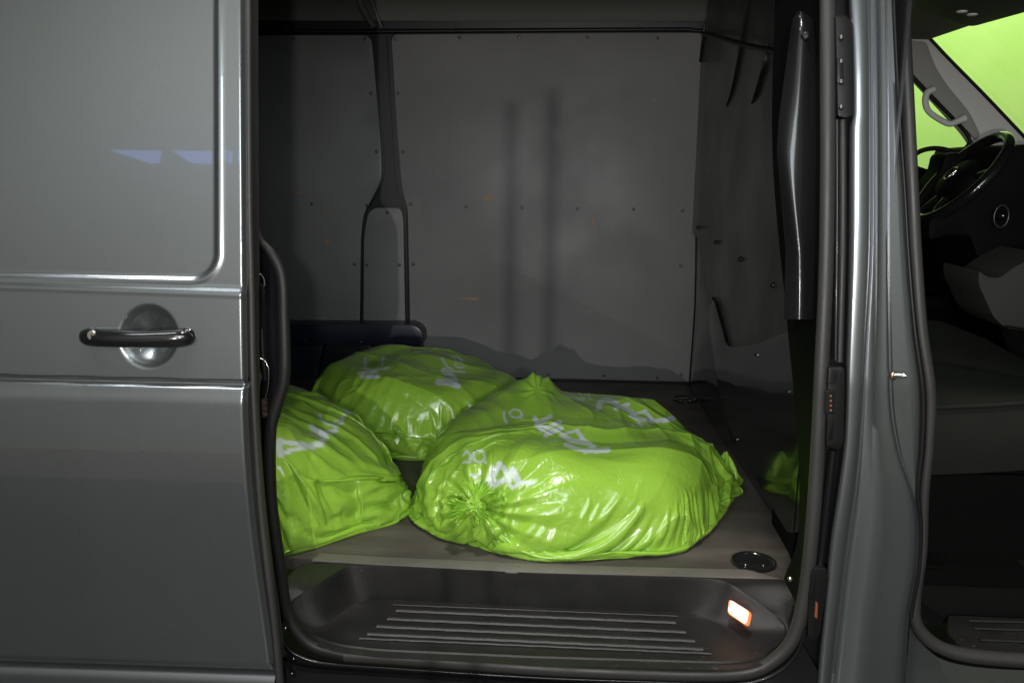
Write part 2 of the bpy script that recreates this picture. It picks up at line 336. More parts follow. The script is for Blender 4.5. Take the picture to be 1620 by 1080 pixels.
# --- cargo bay shell
def wallplate(name, pl, y, mt, thick=.005, bev=.0015, parent=van, r=10):
    return plate(name, [at(q[0], q[1], y=y) for q in rnd(pl, r)], thick, mt, parent, bev)
rbox('inner_side', (-.45, BY+.034, 1.25), (2.7, .03, 1.6), M['steel'], van, 0)
p_left = wallplate('lining_panel', [(300, 56, 4), (587, 56, 14), (596, 150, 30), (603, 240, 30), (604, 283, 30), (590, 312, 20), (576, 335, 30), (571, 372, 30), (569, 513, 4), (300, 513, 4)], BY, M['wall'])
p_right = wallplate('lining_panel', [(619, 55, 12), (1180, 52, 14), (1180, 610, 5), (672, 600, 5), (668, 520, 14), (655, 513, 10), (649, 512, 3), (645, 330, 20), (636, 300, 30), (627, 190, 40)], BY, M['wall'])
p_mid = wallplate('lining_panel', [(582, 338, 22), (592, 329, 14), (634, 329, 12), (638, 345, 12), (641, 511, 4), (575, 511, 4), (576, 372, 30)], BY+.006, M['wall'])
# steel pillar flanges, the bright edges beside the panels
for pl in ([(620, 56), (629, 190), (637, 295), (643, 335), (646, 512)], [(612, 60), (619, 190), (626, 290), (637, 330), (642, 512)]):
    pxtube('pillar_flange', pl, 0, M['steel'], van, .0018, fn=lambda x, y: at(x, y, y=BY+.010))
for pl in ([(590, 58), (598, 150), (606, 240), (606, 283), (592, 314), (577, 338), (572.5, 372), (571, 512)],):
    pxtube('pillar_flange', pl, 0, M['steel'], van, .0018, fn=lambda x, y: at(x, y, y=BY+.010))
scr = disc('screw', (0, 0, 0), (0, -1, 0), .0055, .003, M['screw'], None, k=10); scr_me = scr.data; bpy.data.objects.remove(scr)
def screws(pts, parent, y=BY):
    for px, py in pts:
        o = bpy.data.objects.new('screw', scr_me); sc.collection.objects.link(o); o.parent = parent; o.location = at(px, py, y=y)
screws([(464, 62), (577, 62), (587, 148), (596, 240), (581, 325), (494, 323), (561, 418), (561, 508), (463, 507), (533, 509)], p_left)
screws([(626, 62), (727, 60), (821, 59), (929, 60), (1040, 61), (630, 148), (638, 240), (650, 323), (738, 327), (826, 328), (914, 330), (1002, 331), (1080, 333), (654, 418), (655, 508), (669, 520), (868, 592), (955, 594), (1040, 597), (1078, 592), (1077, 420)], p_right)
screws([(613, 336), (581, 419), (632, 419), (577, 508), (633, 508)], p_mid, BY+.006)
def smear(pl, mt, parent):
    plate('scuff_mark', [at(a, b_, y=BY-.0006) for a, b_ in pl], .0004, mt, parent, 0)
smear([(764, 316), (768, 309), (775, 309), (778, 313), (772, 317)], M['scuff'], p_right)
smear([(935, 343), (938, 346), (942, 358), (941, 361), (937, 352)], M['scuff'], p_right)
smear([(725, 472), (742, 470), (752, 471), (760, 473), (752, 475), (740, 473)], M['scuff'], p_right)
smear([(464, 303), (474, 303), (476, 307), (468, 306)], M['scuff'], p_left)
smear([(512, 385), (518, 388), (524, 374), (520, 376)], M['scuff'], p_left)
smear([(506, 296), (510, 303), (508, 304)], M['scuffl'], p_left)
smear([(515, 334), (520, 336), (516, 340), (511, 337)], M['scuff'], p_left)
# top rail, roof cove, roof
pxtube('top_rail', [(250, 50, .008), (595, 50, .008), (1090, 47, .007), (1100, 49, .007), (1200, 50, .007)], 0, M['black'], van, 'r', fn=lambda x, y: at(x, y, y=BY-.004))
cove = []
for k in range(9):
    a = k/8*math.pi/2; cove.append([(x, BY+.005-.14*(1-math.cos(a)), 1.785+.10*math.sin(a)) for x in (-1.8, .95)])
loft('roof_cove', cove, M['head'], van, closed=False)
rbox('roof_lining', (-.35, .83, 1.9), (2.9, 1.5, .02), M['head'], van, 0)
pxtube('roof_rib', [(564, -20, .011), (572, 10, .011), (592, 44, .010)], 0, M['head'], van, 'r', fn=lambda x, y: at(x, y, y=BY-.035))
pxtube('roof_rib', [(580, -20, .003), (592, 14, .003), (604, 44, .003)], 0, M['wall'], van, 'r', fn=lambda x, y: at(x, y, y=BY-.035))
screws([(455, 44), (722, 41), (1010, 44)], van, BY-.004)
# wheel-arch rail and box, dark blue
arch = wallplate('wheel_arch_rail', [(250, 512, 4), (655, 514, 14), (668, 524, 10), (670, 547, 10), (250, 543, 4)], BY-.09, M['blue'], .09, .003)
wallplate('wheel_arch_box', [(250, 545, 2), (510, 545, 4), (500, 600, 4), (250, 640, 2)], BY-.05, M['blue'], .05, .004)
wallplate('wheel_arch_box', [(512, 545, 14), (590, 545, 14), (610, 640, 4), (505, 640, 4)], BY-.02, M['steel'], .02, .004)
wallplate('arch_bracket', [(588, 545, 6), (668, 545, 6), (668, 640, 4), (600, 640, 4)], BY-.04, M['jamb'], .04, .004)
pxtube('arch_flange', [(506, 548), (500, 580), (494, 600)], 0, M['blue'], van, .003, fn=lambda x, y: at(x, y, y=BY-.052))
for x0 in (462, 476, 490, 524, 545, 566): pxtube('arch_rib', [(x0, 550, .0035), (x0-3, 620, .0035)], 0, M['blue'], van, 'r', fn=lambda x, y: at(x, y, y=BY-.054))
for px, py in ((483, 540), (571, 541)): disc('bolt', at(px, py, y=BY-.092), (0, -1, 0), .006, .004, M['blue'], arch, k=10)
# floor
fe = [at(x, y, z=FZ) for x, y in [(440, 880), (540, 887), (830, 905), (1262, 915)]]
fl = plate('cargo_floor', [(-1.75, .2, FZ)]+[tuple(q) for q in fe]+[(.60, BY+.01, FZ), (-1.75, BY+.01, FZ)], .024, M['floor'], van, .002, (0, 0, -1))
# front edge strip, paler than the rest of the floor: px traced
def strip_pts(a, b_, za=.5715):
    return [at(x, y, z=FZ+.003) for x, y in a]+[at(x, y, z=FZ+.003) for x, y in reversed(b_)]
def sheet3(name, loop, mt, parent, th=.003): return plate(name, loop, th, mt, parent, .0006, (0, 0, -1))
sheet3('threshold_strip', strip_pts([(506, 874), (600, 880), (800, 889), (1000, 896), (1180, 900)], [(494, 885), (600, 892), (815, 904), (1000, 908), (1232, 914)]), M['strip'], van)
rbox('bay_back_floor_seam', tuple(at(800, 598, y=BY-.006)), (2.4, .004, .006), M['black'], van, 0).name = 'floor_seam'
# tie-down cups let into the floor
def cup(px, py, r):
    c = at(px, py, z=FZ+.001); rings = []
    for rr, hh in ((1.1, -.0035), (1.08, 0), (1.02, .0012), (.96, .0004), (.9, -.0022), (.5, -.003), (.02, -.003)):
        rings.append([c+np.array([math.cos(a)*r*rr, math.sin(a)*r*rr, hh+.0035]) for a in np.linspace(0, 2*math.pi, 33)[:-1]])
    o = loft('tie_down_cup', rings, M['gloss'], van)
    rbox('tie_down_bar', tuple(c+np.array([0, 0, .0018])), (r*1.5, r*.34, .0035), M['black'], o, .001)
    for dx in (-.45, .4): disc('cup_screw', c+np.array([dx*r, -.35*r, .001]), (0, 0, 1), .0025, .0015, M['chrome'], o, k=8)
cup(1192, 889, .040); cup(1083, 632, .036)
# --- step well
T = rnd([(461, 951, 12), (508, 922, 20), (550, 896, 14), (611, 896, 10), (850, 908, 10), (1128, 917, 14), (1150, 922, 12), (1243, 987, 18), (1240, 1015, 20), (1200, 1043, 24), (1150, 1048, 10), (850, 1039, 10), (600, 1028, 10), (530, 1020, 26), (482, 1000, 24), (461, 966, 14)], 10, 5)
def tz(py): return .57-.062*sm(915, 1010, py)
T3 = [at(x, y, z=tz(y)) for x, y in T]; O_ = rnd([(448, 940, 10), (452, 912, 10), (478, 893, 8), (540, 889, 8), (830, 906, 6), (1222, 913, 8), (1240, 918, 10), (1256, 940, 10), (1257, 1000, 20), (1215, 1052, 24), (1150, 1060, 8), (850, 1052, 8), (600, 1040, 8), (522, 1030, 24), (466, 1005, 24), (450, 970, 12)], 8, 5)
O3 = [at(x, y, z=tz(y)+.001) for x, y in O_]
def byang(L, c, n=160):                         # same angles for every loop
    A = np.array(L); an = np.unwrap(np.arctan2((A[:, 1]-c[1])*4, A[:, 0]-c[0])); 
    if an[-1] < an[0]: A = A[::-1]; an = an[::-1]
    an = np.r_[an, an[0]+2*math.pi]; A = np.vstack([A, A[:1]]); t = np.linspace(an[0], an[0]+2*math.pi, n+1)[:-1]
    t0 = -math.pi; t = np.linspace(t0, t0+2*math.pi, n+1)[:-1]; tt = (t-an[0]) % (2*math.pi)+an[0]
    return np.stack([np.interp(tt, an, A[:, k]) for k in range(3)], -1)
BZ = .50
Bp = rnd([(560, 955, 30), (592, 946, 18), (850, 960, 5), (1098, 969, 18), (1135, 985, 30), (1175, 1020, 26), (1150, 1038, 20), (850, 1030, 10), (620, 1020, 10), (520, 1008, 26), (505, 995, 26)], 10, 6)
B3 = [at(x, y, z=BZ) for x, y in Bp]
cc = np.mean(B3, axis=0)
Lt, Lb, Lo = byang(T3, cc), byang(B3, cc), byang(O3, cc)
def lift(q, h):
    q = q.copy(); q[:, 2] += h; return q
loops = [Lo, (Lo+Lt)/2, lift(Lt+(Lo-Lt)*.12, .0), lift(Lt+(Lo-Lt)*.05, .0022), lift(Lt+(Lo-Lt)*.015, .0026)]
dn = Lb-Lt
for t, zz in ((0, 0), (.04, .06), (.12, .22), (.35, .55), (.62, .80), (.82, .93), (.95, .985), (1.0, 1.0)):
    q = Lt+dn*t; q[:, 2] = Lt[:, 2]+(BZ-Lt[:, 2])*zz; loops.append(q)
loops += [cc+(Lb-cc)*.9, cc+(Lb-cc)*.5]
for l in loops[-2:]: l[:, 2] = BZ
step = loft('entry_step', loops, M['step'], van, cap=True, sharp=50)
for a, b_, wd in [((622, 957), (1072, 975), .0022), ((627, 966), (1069, 985), .006), ((613, 979), (1085, 1000), .006), ((596, 991), (1099, 1014), .006), ((582, 1003), (1112, 1027), .006), ((569, 1010), (1125, 1034), .0036)]:
    P = [at(a[0]+(b_[0]-a[0])*t, a[1]+(b_[1]-a[1])*t, z=BZ) for t in np.linspace(0, 1, 40)]
    Q = [p+np.array([0, .0006*math.sin(i*1.9), .0016]) for i, p in enumerate(P)]
    tube('tread_rib', Q, wd, M['rib'], step, 8, flat=.55, nrm=(0, 0, 1))
lq = [ats(x, y, .06) for x, y in ()]
nn = Vector((-.6, -.42, .55)).normalized()
base = at(1172, 970, x=float(at(1172, 970, z=.538)[0]))
def lp(x, y, o=0): return atp(x, y, base, np.array(nn))+np.array(nn)*o
plate('step_lamp_rim', [lp(x, y, .006) for x, y in rnd([(1156, 948, 6), (1190, 969, 6), (1185, 992, 6), (1153, 971, 6)], 6)], .006, M['lampr'], step, .001, tuple(-nn))
plate('step_lamp', [lp(x, y, .009) for x, y in rnd([(1159, 951, 5), (1187.5, 969, 5), (1182.5, 988.5, 5), (1156, 970, 5)], 5)], .005, M['lampm'], step, .001, tuple(-nn))
# --- door-opening seal
ring = [(397, -60, .0052), (400, 180, .0055), (402, 330, .0065), (412, 380, .008), (431, 404, .0095), (445, 436, .010), (448.5, 500, .0102), (449, 600, .0105), (438, 640, .0105), (428, 678, .0105), (428, 780, .0108), (436, 850, .0108), (444, 900, .0108), (450, 950, .0108), (464, 990, .0108), (494, 1021, .011), (545, 1036, .0112), (700, 1046, .0115), (850, 1057, .012), (1000, 1064, .012), (1130, 1067, .012), (1195, 1060, .012), (1236, 1034, .012), (1259, 1000, .012), (1273, 940, .0118), (1284, 850, .0118), (1292, 740, .0118), (1299, 600, .0116), (1306, 450, .0115), (1309, 300, .0115), (1309.5, 100, .012), (1309, -60, .012)]
seal = pxtube('door_seal', ring[16:], .006, M['seal'], van, 'r', 10, 12, flat=.8)
pxtube('door_seal', ring[:17], .006, M['seal_shaded'], van, 'r', 10, 12, flat=.8)  # rear run of the same seal, its shade put into a darker colour
# a thin bright body flange under the sill
pxtube('sill_flange', [(446, 1010, .002), (458, 1028, .0025), (480, 1040, .003), (508, 1048, .003), (600, 1055, .0025), (845, 1071, .0025), (1000, 1077, .0025), (1140, 1081, .003), (1200, 1076, .0035), (1240, 1056, .0035), (1262, 1030, .003), (1274, 995, .002)], -.004, M['jamb'], van, 'r', 8, 8)
def low(px, py): return ats(px, py, .012)
# dark body return all round, behind the seal
def ringband(name, inner, outer, off_i, off_o, mt):
    a = [ats(p[0], p[1], off_i) for p in cr(inner, 8)]; b_ = [ats(p[0], p[1], off_o) for p in cr(outer, 8)]
    a, b_ = resample(a, 90, False), resample(b_, 90, False); return loft(name, [a, (a+b_)/2, b_], mt, van, closed=False)
ringband('sill_body', [(440, 1000), (470, 1030), (540, 1048), (850, 1068), (1200, 1074), (1270, 1020)], [(400, 1100), (470, 1110), (540, 1120), (850, 1130), (1200, 1130), (1330, 1120)], .016, -.004, M['jamb'])
ringband('step_mould', [(447, 1043), (480, 1054), (560, 1062), (850, 1079), (1150, 1092)], [(447, 1052), (480, 1062), (560, 1067), (850, 1084), (1150, 1097)], -.006, .004, M['jamb'])
for x, y in ((465, 1041), (462, 1064), (452, 992)): disc('sill_screw', ats(x, y, .006), (0, -1, 0), .0028, .003, M['chrome'], van, k=8)
# left jamb between door and seal
ringband('rear_jamb', [(380, -60), (384, 300), (388, 500), (396, 700), (410, 850), (436, 1040)], [(402, -60), (404, 330), (440, 430), (446, 600), (424, 680), (452, 960)], .03, .02, M['jamb'])
pxtube('door_stop', [(414, 520), (416, 560), (420, 600)], .0, M['jamb'], van, .006)
pxtube('latch_wire', [(403, 436), (410, 433), (417, 440), (419, 452)], -.005, M['screw'], van, .0012)
pxtube('latch_wire', [(411, 566), (420, 572), (425, 585), (424, 610), (419, 632)], -.01, M['chrome'], van, .0012)
wl = rbox('rear_latch', tuple(ats(412, 485, .014)), (.016, .012, .075), M['black'], van, .002)
cb = rbox('contact_block', tuple(ats(419, 645, -.002)), (.008, .012, .030), M['rubber'], van, .001)
for k in range(3): rbox('contact', tuple(ats(419, 637+k*9, -.010)), (.0065, .003, .0042), M['copper'], cb, .0006)
# --- right: jamb channel, hinges and painted pillar
ringband('front_jamb', [(1300, -60), (1300, 300), (1296, 500), (1284, 750), (1262, 950), (1262, 1100)], [(1352, -60), (1352, 300), (1350, 500), (1340, 750), (1322, 1000), (1322, 1100)], .03, .03, M['jamb'])
L0 = cr([(1340, -60), (1343, 20), (1346, 80), (1347, 180), (1344, 200), (1343, 400), (1338, 570), (1334, 700), (1324, 780), (1312, 860), (1304, 950), (1296, 1030), (1290, 1110)], 6)
G1 = cr([(1378, -60), (1380, 200), (1379, 400), (1372, 540), (1358, 740), (1338, 890), (1316, 1080), (1312, 1110)], 8)
G2 = cr([(1401, -60), (1404, 200), (1405, 400), (1407, 540), (1411, 650), (1424, 720), (1446, 785), (1453, 830), (1450, 900), (1437, 980), (1430, 1110)], 8)
G3 = cr([(1408, -60), (1418, 150), (1428, 300), (1434, 400), (1445, 520), (1457, 620), (1456, 700), (1449, 786), (1454, 830), (1451, 900), (1438, 980), (1431, 1110)], 8)
def fx(L): a = np.array([p[:2] for p in L]); return lambda y: float(np.interp(y, a[:, 1], a[:, 0]))
l0, g1, g2, g3 = map(fx, (L0, G1, G2, G3))
prof = [(0, .026), (.02, .012), (.06, .004), (.12, .0005), (.3, -.0015), (.55, -.002), (.75, -.0015), (.88, 0), (.96, .002), (1, .008)]
def pil(seg, py):
    s, (t, o) = seg
    a, b_ = (l0, g1, g2)[s](py), (g1, g2, g3)[s](py)
    if s == 0: x = a+(b_-a-1.5)*t; off = o
    elif s == 1: x = a+1.5+(b_-a-2.2)*t; off = (.006 if t == 0 else .0012*math.exp(-(t/.12)**2)-.0035*math.exp(-((t-.28)/.12)**2)+ (.006 if t == 1 else 0))+.002-(.004 if .3 < t < .95 else 0)
    else: x = a+1.2+(max(b_-a, 1)-1.2)*t; off = (.008 if t in (0, 1) else .003)
    return ats(x, py, off-.006)
cols = [(0, p) for p in prof]+[(1, (t, 0)) for t in (0, .04, .1, .18, .28, .36, .5, .7, .85, .94, .98, 1)]+[(2, (t, 0)) for t in (0, .08, .3, .6, .92, 1)]
pillar = grid_surface('door_pillar', cols, list(np.arange(-60, 1111, 10.)), pil, M['pillar'], van, 60)
# hinge recesses and plates
def blk(name, pl, off, th, mt, r=4, parent=van, bev=.0015): return plate(name, [ats(x, y, off) for x, y in rnd(pl, r)], th, mt, parent, bev)
h1 = blk('upper_hinge_slot', [(1322, 25), (1340, 25), (1348, 36), (1350, 182), (1340, 187), (1326, 184)], -.010, .02, M['black'])
for y in (60, 98, 130, 170): disc('hinge_bolt', ats(1331, y, -.012), (0, -1, 0), .004, .003, M['screw'], h1, k=10)
blk('hinge_arm', [(1325, 92), (1333, 94), (1336, 130), (1331, 134), (1325, 130)], -.014, .006, M['jamb'], 2, h1)
h2 = blk('striker_plate', [(1311, 581), (1336, 581), (1337, 600), (1335, 700), (1329, 711), (1322, 708), (1308, 706)], -.012, .02, M['black'])
blk('striker_pocket', [(1307, 618), (1321, 616), (1320, 655), (1306, 655)], -.014, .004, M['gloss'], 3, h2)
for k in range(4): rbox('contact', tuple(ats(1314, 626+k*7.5, -.017)), (.0035, .003, .0035), M['copper'], h2, .0005)
blk('striker_tab', [(1311, 663), (1319, 664), (1318, 695), (1308, 698)], -.016, .004, M['jamb'], 2, h2)
blk('striker_tab', [(1312, 585), (1325, 587), (1323, 606), (1310, 607)], -.016, .004, M['jamb'], 2, h2)
h3 = blk('lower_hinge', [(1288, 897), (1308, 899), (1311, 915), (1297, 1005), (1288, 1014), (1278, 1008), (1280, 940)], -.008, .02, M['black'])
blk('hinge_spring', [(1291, 952), (1294, 954), (1293, 978), (1289, 976)], -.012, .004, M['rust'], 1, h3, .0005)
blk('hinge_arm', [(1284, 905), (1292, 908), (1288, 945), (1281, 948)], -.012, .005, M['jamb'], 2, h3)
pxtube('roller_track', [(1324, 190, .004), (1324, 380, .004), (1322, 570, .004)], .004, M['jamb'], van, 'r')
pxtube('jamb_rubber', [(1333, 190, .0055), (1333, 380, .0055), (1328, 572, .0055)], .006, M['rubber'], van, 'r')
pxtube('jamb_rubber', [(1318, 712, .006), (1308, 800, .006), (1297, 895, .006)], .012, M['jamb'], van, 'r')
# chrome striker pin
pc = ats(1414, 594, -.006); pe = ats(1435, 594, -.02)
tube('lock_pin', [pc, pc+(pe-pc)*.3, pc+(pe-pc)*.8, pe], [.0055, .0045, .004, .001], M['chrome'], pillar, 10)
disc('pin_collar', pc, (.5, -1, 0), .007, .003, M['copper'], pillar, k=14)
# cab door gasket lines
pxtube('cab_door_gasket', [(1411, -60, .0028), (1421, 150, .003), (1431, 300, .0032), (1437, 400, .0035), (1447, 520, .0045), (1460, 620, .005), (1459, 700, .005), (1452, 780, .004), (1457, 830, .003), (1454, 900, .003), (1441, 975, .003)], -.004, M['black'], van, 'r')
pxtube('cab_door_seal', [(1424, -60, .011), (1435, 150, .0105), (1443, 300, .010), (1448, 400, .010), (1457, 520, .010), (1471, 620, .0095), (1469, 700, .009), (1462, 780, .008), (1459, 870, .008), (1448, 950, .009), (1452, 990, .010), (1485, 1022, .011), (1540, 1037, .012), (1660, 1046, .012)], .012, M['seal'], van, 'r')
ringband('cab_sill', [(1440, 985), (1452, 1010), (1490, 1042), (1560, 1056), (1700, 1062)], [(1430, 1100), (1445, 1120), (1480, 1130), (1560, 1140), (1700, 1140)], .02, -.004, M['paint'])
# --- inside right: partition wall between bay and cab
pA = at(1088, 606, z=FZ); pB = at(1247, 852, z=FZ); dA = pB-pA; dA /= np.linalg.norm(dA); NP = np.array([dA[1], -dA[0], 0.]); NP /= np.linalg.norm(NP)
if NP[0] > 0: NP = -NP
def pp(x, y, o=0.): return atp(x, y, pA+NP*o, NP)
def pplate(name, pl, o, th, mt, r=6, parent=van, bev=.001): return plate(name, [pp(x, y, o) for x, y in rnd(pl, r)], th, mt, parent, bev, tuple(-NP))
bk = [pA-dA*.4, pB+dA*.35]; 
mesh('partition_back', [(*bk[0][:2], .5), (*bk[1][:2], .5), (*bk[1][:2], 1.95), (*bk[0][:2], 1.95)], [(0, 1, 2, 3)], M['jamb'], van, False).location = tuple(-NP*.012)
part = pplate('partition_panel', [(1125, -60, 5), (1118, 30, 5), (1100, 95, 20), (1076, 150, 30), (1069, 205, 40), (1074, 290, 30), (1087, 362, 12), (1103, 374, 6), (1112, 430, 6), (1140, 560, 20), (1180, 700, 20), (1245, 820, 10), (1300, 830, 5), (1300, -60, 5)], .012, .012, M['part'])
low_p = pplate('lower_partition', [(1104, 376, 3), (1112, 430, 6), (1127, 500, 6), (1150, 640, 20), (1247, 850, 3), (1160, 720, 3), (1092, 610, 3), (1100, 500, 3)], .004, .008, M['flap'])
flap = pplate('gloss_flap', [(1118, 500, 10), (1128, 470, 10), (1150, 550, 10), (1196, 545, 10), (1290, 505, 10), (1300, 830, 10), (1247, 845, 10), (1172, 720, 10), (1140, 640, 10)], .018, .005, M['flap'])
for pl in ([(1115, 38, .003), (1113, 60, .005), (1106, 110, .004), (1098, 155, .004), (1089, 178, .001)], [(1183, 0, .003), (1175, 55, .005), (1166, 110, .005), (1158, 145, .004), (1149, 169, .001)], [(1214, 70, .003), (1212, 100, .007), (1203, 130, .007), (1196, 152, .006), (1189, 164, .002)], [(1128, 470, .003), (1131, 510, .003), (1137, 600, .003), (1160, 700, .002)], [(1199, 560, .001), (1206, 640, .0015), (1214, 740, .001)], [(1249, 620, .001), (1254, 680, .0015), (1253, 750, .001)]):
    pxtube('partition_slot', pl, 0, M['black'], part, 'r', 6, 6, flat=.3, fn=lambda x, y: pp(x, y, .0135))
for x, y in ((1105, 360), (1133, 383), (1172, 410), (1224, 451), (1199, 561), (1249, 619), (1257, 508), (1166, 695)):
    disc('partition_stud', pp(x, y, .012), tuple(NP), .006, .006, M['black'], part, k=12); disc('stud_head', pp(x, y, .018), tuple(NP), .0022, .002, M['chrome'], part, k=8)
pxtube('partition_rail', [(1096, 46, .006), (1110, 52, .006), (1180, 72, .007), (1230, 82, .007)], 0, M['black'], van, 'r', fn=lambda x, y: pp(x, y, .014))
pxtube('corner_post', [(1103, 374, .006), (1101, 480, .006), (1092, 608, .006)], 0, M['jamb'], van, 'r', fn=lambda x, y: at(x, y, y=BY-.012))
# pillar trim with the long highlight
def trim_pt(t, py):
    xl = float(np.interp(py, [18, 30, 60, 190, 240, 400, 505], [1262, 1254, 1249, 1232, 1229, 1243, 1240])); xr = float(np.interp(py, [18, 30, 60, 230, 400, 505], [1272, 1286, 1290, 1294, 1290, 1288]))
    bul = .022*math.sin(math.pi*min(1, t*1.0))*(1 if py > 30 else .4)
    rid = .006*math.exp(-((t-(.15+.42*sm(225, 480, py)))/.22)**2)*sm(120, 270, py)
    return ats(xl+(xr-xl)*t, py, .045-bul-rid)
tp = grid_surface('pillar_trim', list(np.linspace(0, 1, 21)), [18, 20, 24, 30, 40]+list(np.arange(50, 506, 9.))+[505], trim_pt, mat('pillar_trim_plastic', (.012, .012, .013), .24, coat=.5, coat_r=.12, rvar=(8, .2, .3)), van)
disc('trim_plug', trim_pt(.62, 58)+np.array([0, .001, 0]), (-.2, -1, .1), .0075, .006, M['black'], tp, k=16)
mesh('trim_foot', [ats(1240, 505, .045), ats(1288, 505, .045), ats(1285, 505, .10), ats(1245, 505, .10)], [(0, 1, 2, 3)], M['black'], tp)
# inner jamb behind seal (dark), from pillar trim to seal
ringband('inner_jamb', [(1228, -60), (1222, 240), (1246, 520), (1262, 700), (1262, 850), (1240, 915)], [(1312, -60), (1312, 300), (1300, 560), (1290, 750), (1280, 860), (1262, 960)], .13, .02, M['dash'])
disc('jamb_bolt', ats(1250, 915, .02), (0, -1, .2), .0045, .004, M['chrome'], van, k=10)
# closing faces out of sight so the bay stays dark
rbox('bay_side', (-1.16, .03, 1.2), (1.22, .03, 1.5), M['jamb'], van, 0)
rbox('bay_rear', (-1.78, .85, 1.2), (.03, 1.7, 1.5), M['head'], van, 0)
rbox('roof_skin', (.3, .85, 1.965), (4.2, 1.75, .03), M['paint'], van, 0)
rbox('cantrail', (.3, .15, 1.87), (4.2, .14, .22), M['jamb'], van, 0)
# ------------------------------------------------------------------ cab
HX = float(at(1471, 63, y=1.42)[0]); HZ = float(at(1471, 63, y=1.42)[2])
px0 = .62
lin = plate('cab_headliner', [(px0, .12, HZ+.004), (HX, .12, HZ), (HX, 1.44, HZ), (px0, 1.44, HZ+.004)], .03, M['liner'], van, .004, (0, 0, 1))
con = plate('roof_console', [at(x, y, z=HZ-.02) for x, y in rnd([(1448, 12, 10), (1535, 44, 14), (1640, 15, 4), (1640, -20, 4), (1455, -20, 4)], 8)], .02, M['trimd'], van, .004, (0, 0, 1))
for a in (-.02, .02): disc('reading_lamp', at(1530, 20, z=HZ-.022)+np.array([a, a, 0]), (0, 0, -1), .012, .004, M['trim'], con, k=14)
SY = 1.42
plate('far_pillar', [at(x, y, y=SY) for x, y in rnd([(1420, 55), (1474, 62), (1540, 132), (1640, 236), (1640, 262), (1548, 262), (1545, 232, 12), (1530, 210, 20), (1439, 112, 10), (1420, 90)], 4)], .05, M['trim'], van, .006)
plate('pillar_shade_trim', [at(x, y, y=SY-.012) for x, y in rnd([(1420, 62), (1466, 66, 6), (1480, 105, 12), (1497, 132, 14), (1535, 178, 14), (1552, 214, 12), (1545, 222), (1439, 112, 8), (1420, 100)], 6)], .02, M['trims'], van, .004)  # shaded part of the far pillar, shade put into the darker colour
pxtube('window_seal', [(1433, 104), (1441, 118), (1480, 160), (1517, 197), (1530, 213), (1534, 225), (1524, 238)], 0, M['black'], van, .006, fn=lambda x, y: at(x, y, y=SY-.006))
pxtube('screen_seal', [(1470, 60), (1500, 92), (1560, 153), (1650, 248)], 0, M['black'], van, .005, fn=lambda x, y: at(x, y, y=SY-.002))
pxtube('grab_handle', [(1478, 141, .010), (1467, 147, .010), (1464, 162, .0095), (1469, 176, .009), (1488, 190, .009), (1503, 196, .009), (1515, 192, .0095), (1527, 187, .012)], 0, M['trim'], van, 'r', fn=lambda x, y: at(x, y, y=SY-.06))
# far door below the window, windows with glass
plate('far_door_card', [at(x, y, y=SY+.03) for x, y in [(1400, 262), (1450, 262), (1560, 300), (1660, 300), (1660, 700), (1400, 700)]], .03, M['dash'], van, 0)
plate('side_window', [at(x, y, y=SY+.05) for x, y in [(1410, 70), (1470, 120), (1560, 240), (1560, 310), (1410, 310)]], .004, M['glasspane'], van, 0)
A = np.array([HX+.01, .1, HZ+.005]); B = np.array([HX+.01, 1.5, HZ+.005]); dz = -.62; dx = float(at(1640, 238, y=SY)[0])-HX; k_ = dx/(HZ-float(at(1640, 238, y=SY)[2]))
mesh('windscreen', [A, B, B+np.array([k_*.62, 0, dz]), A+np.array([k_*.62, 0, dz])], [(0, 1, 2, 3)], M['glasspane'], van, False)
# dashboard
def dp(x, y, yy): return at(x, y, y=yy)
dprof = [(1583, 232), (1660, 226), (1700, 300), (1700, 700), (1600, 560), (1560, 470), (1548, 410), (1535, 372), (1500, 372), (1470, 380), (1470, 350), (1520, 320), (1560, 300)]
plate('dashboard', [dp(x, y, 1.0) for x, y in rnd(dprof, 8)], .4, M['dash'], van, .006)
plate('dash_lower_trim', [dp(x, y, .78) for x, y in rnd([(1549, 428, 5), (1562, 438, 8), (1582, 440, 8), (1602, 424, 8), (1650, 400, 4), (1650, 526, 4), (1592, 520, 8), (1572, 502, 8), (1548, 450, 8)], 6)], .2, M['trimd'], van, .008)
pxtube('trim_seam', [(1590, 516, .003), (1620, 520, .003), (1650, 521, .003)], 0, M['black'], van, 'r', fn=lambda x, y: at(x, y, y=.777))
c = at(1583, 342, y=.97); vent = tube('air_vent', [c+np.array([math.cos(a)*.018, -.004, math.sin(a)*.028]) for a in np.linspace(0, 2*math.pi, 25)[:-1]], .0018, M['screw'], van, 8, closed=True)
disc('vent_knob', c, (-.2, -1, .1), .012, .012, M['dash'], vent, k=16); disc('knob_dot', c+np.array([0, -.013, .002]), (-.2, -1, .1), .003, .002, M['chrome'], vent, k=8)
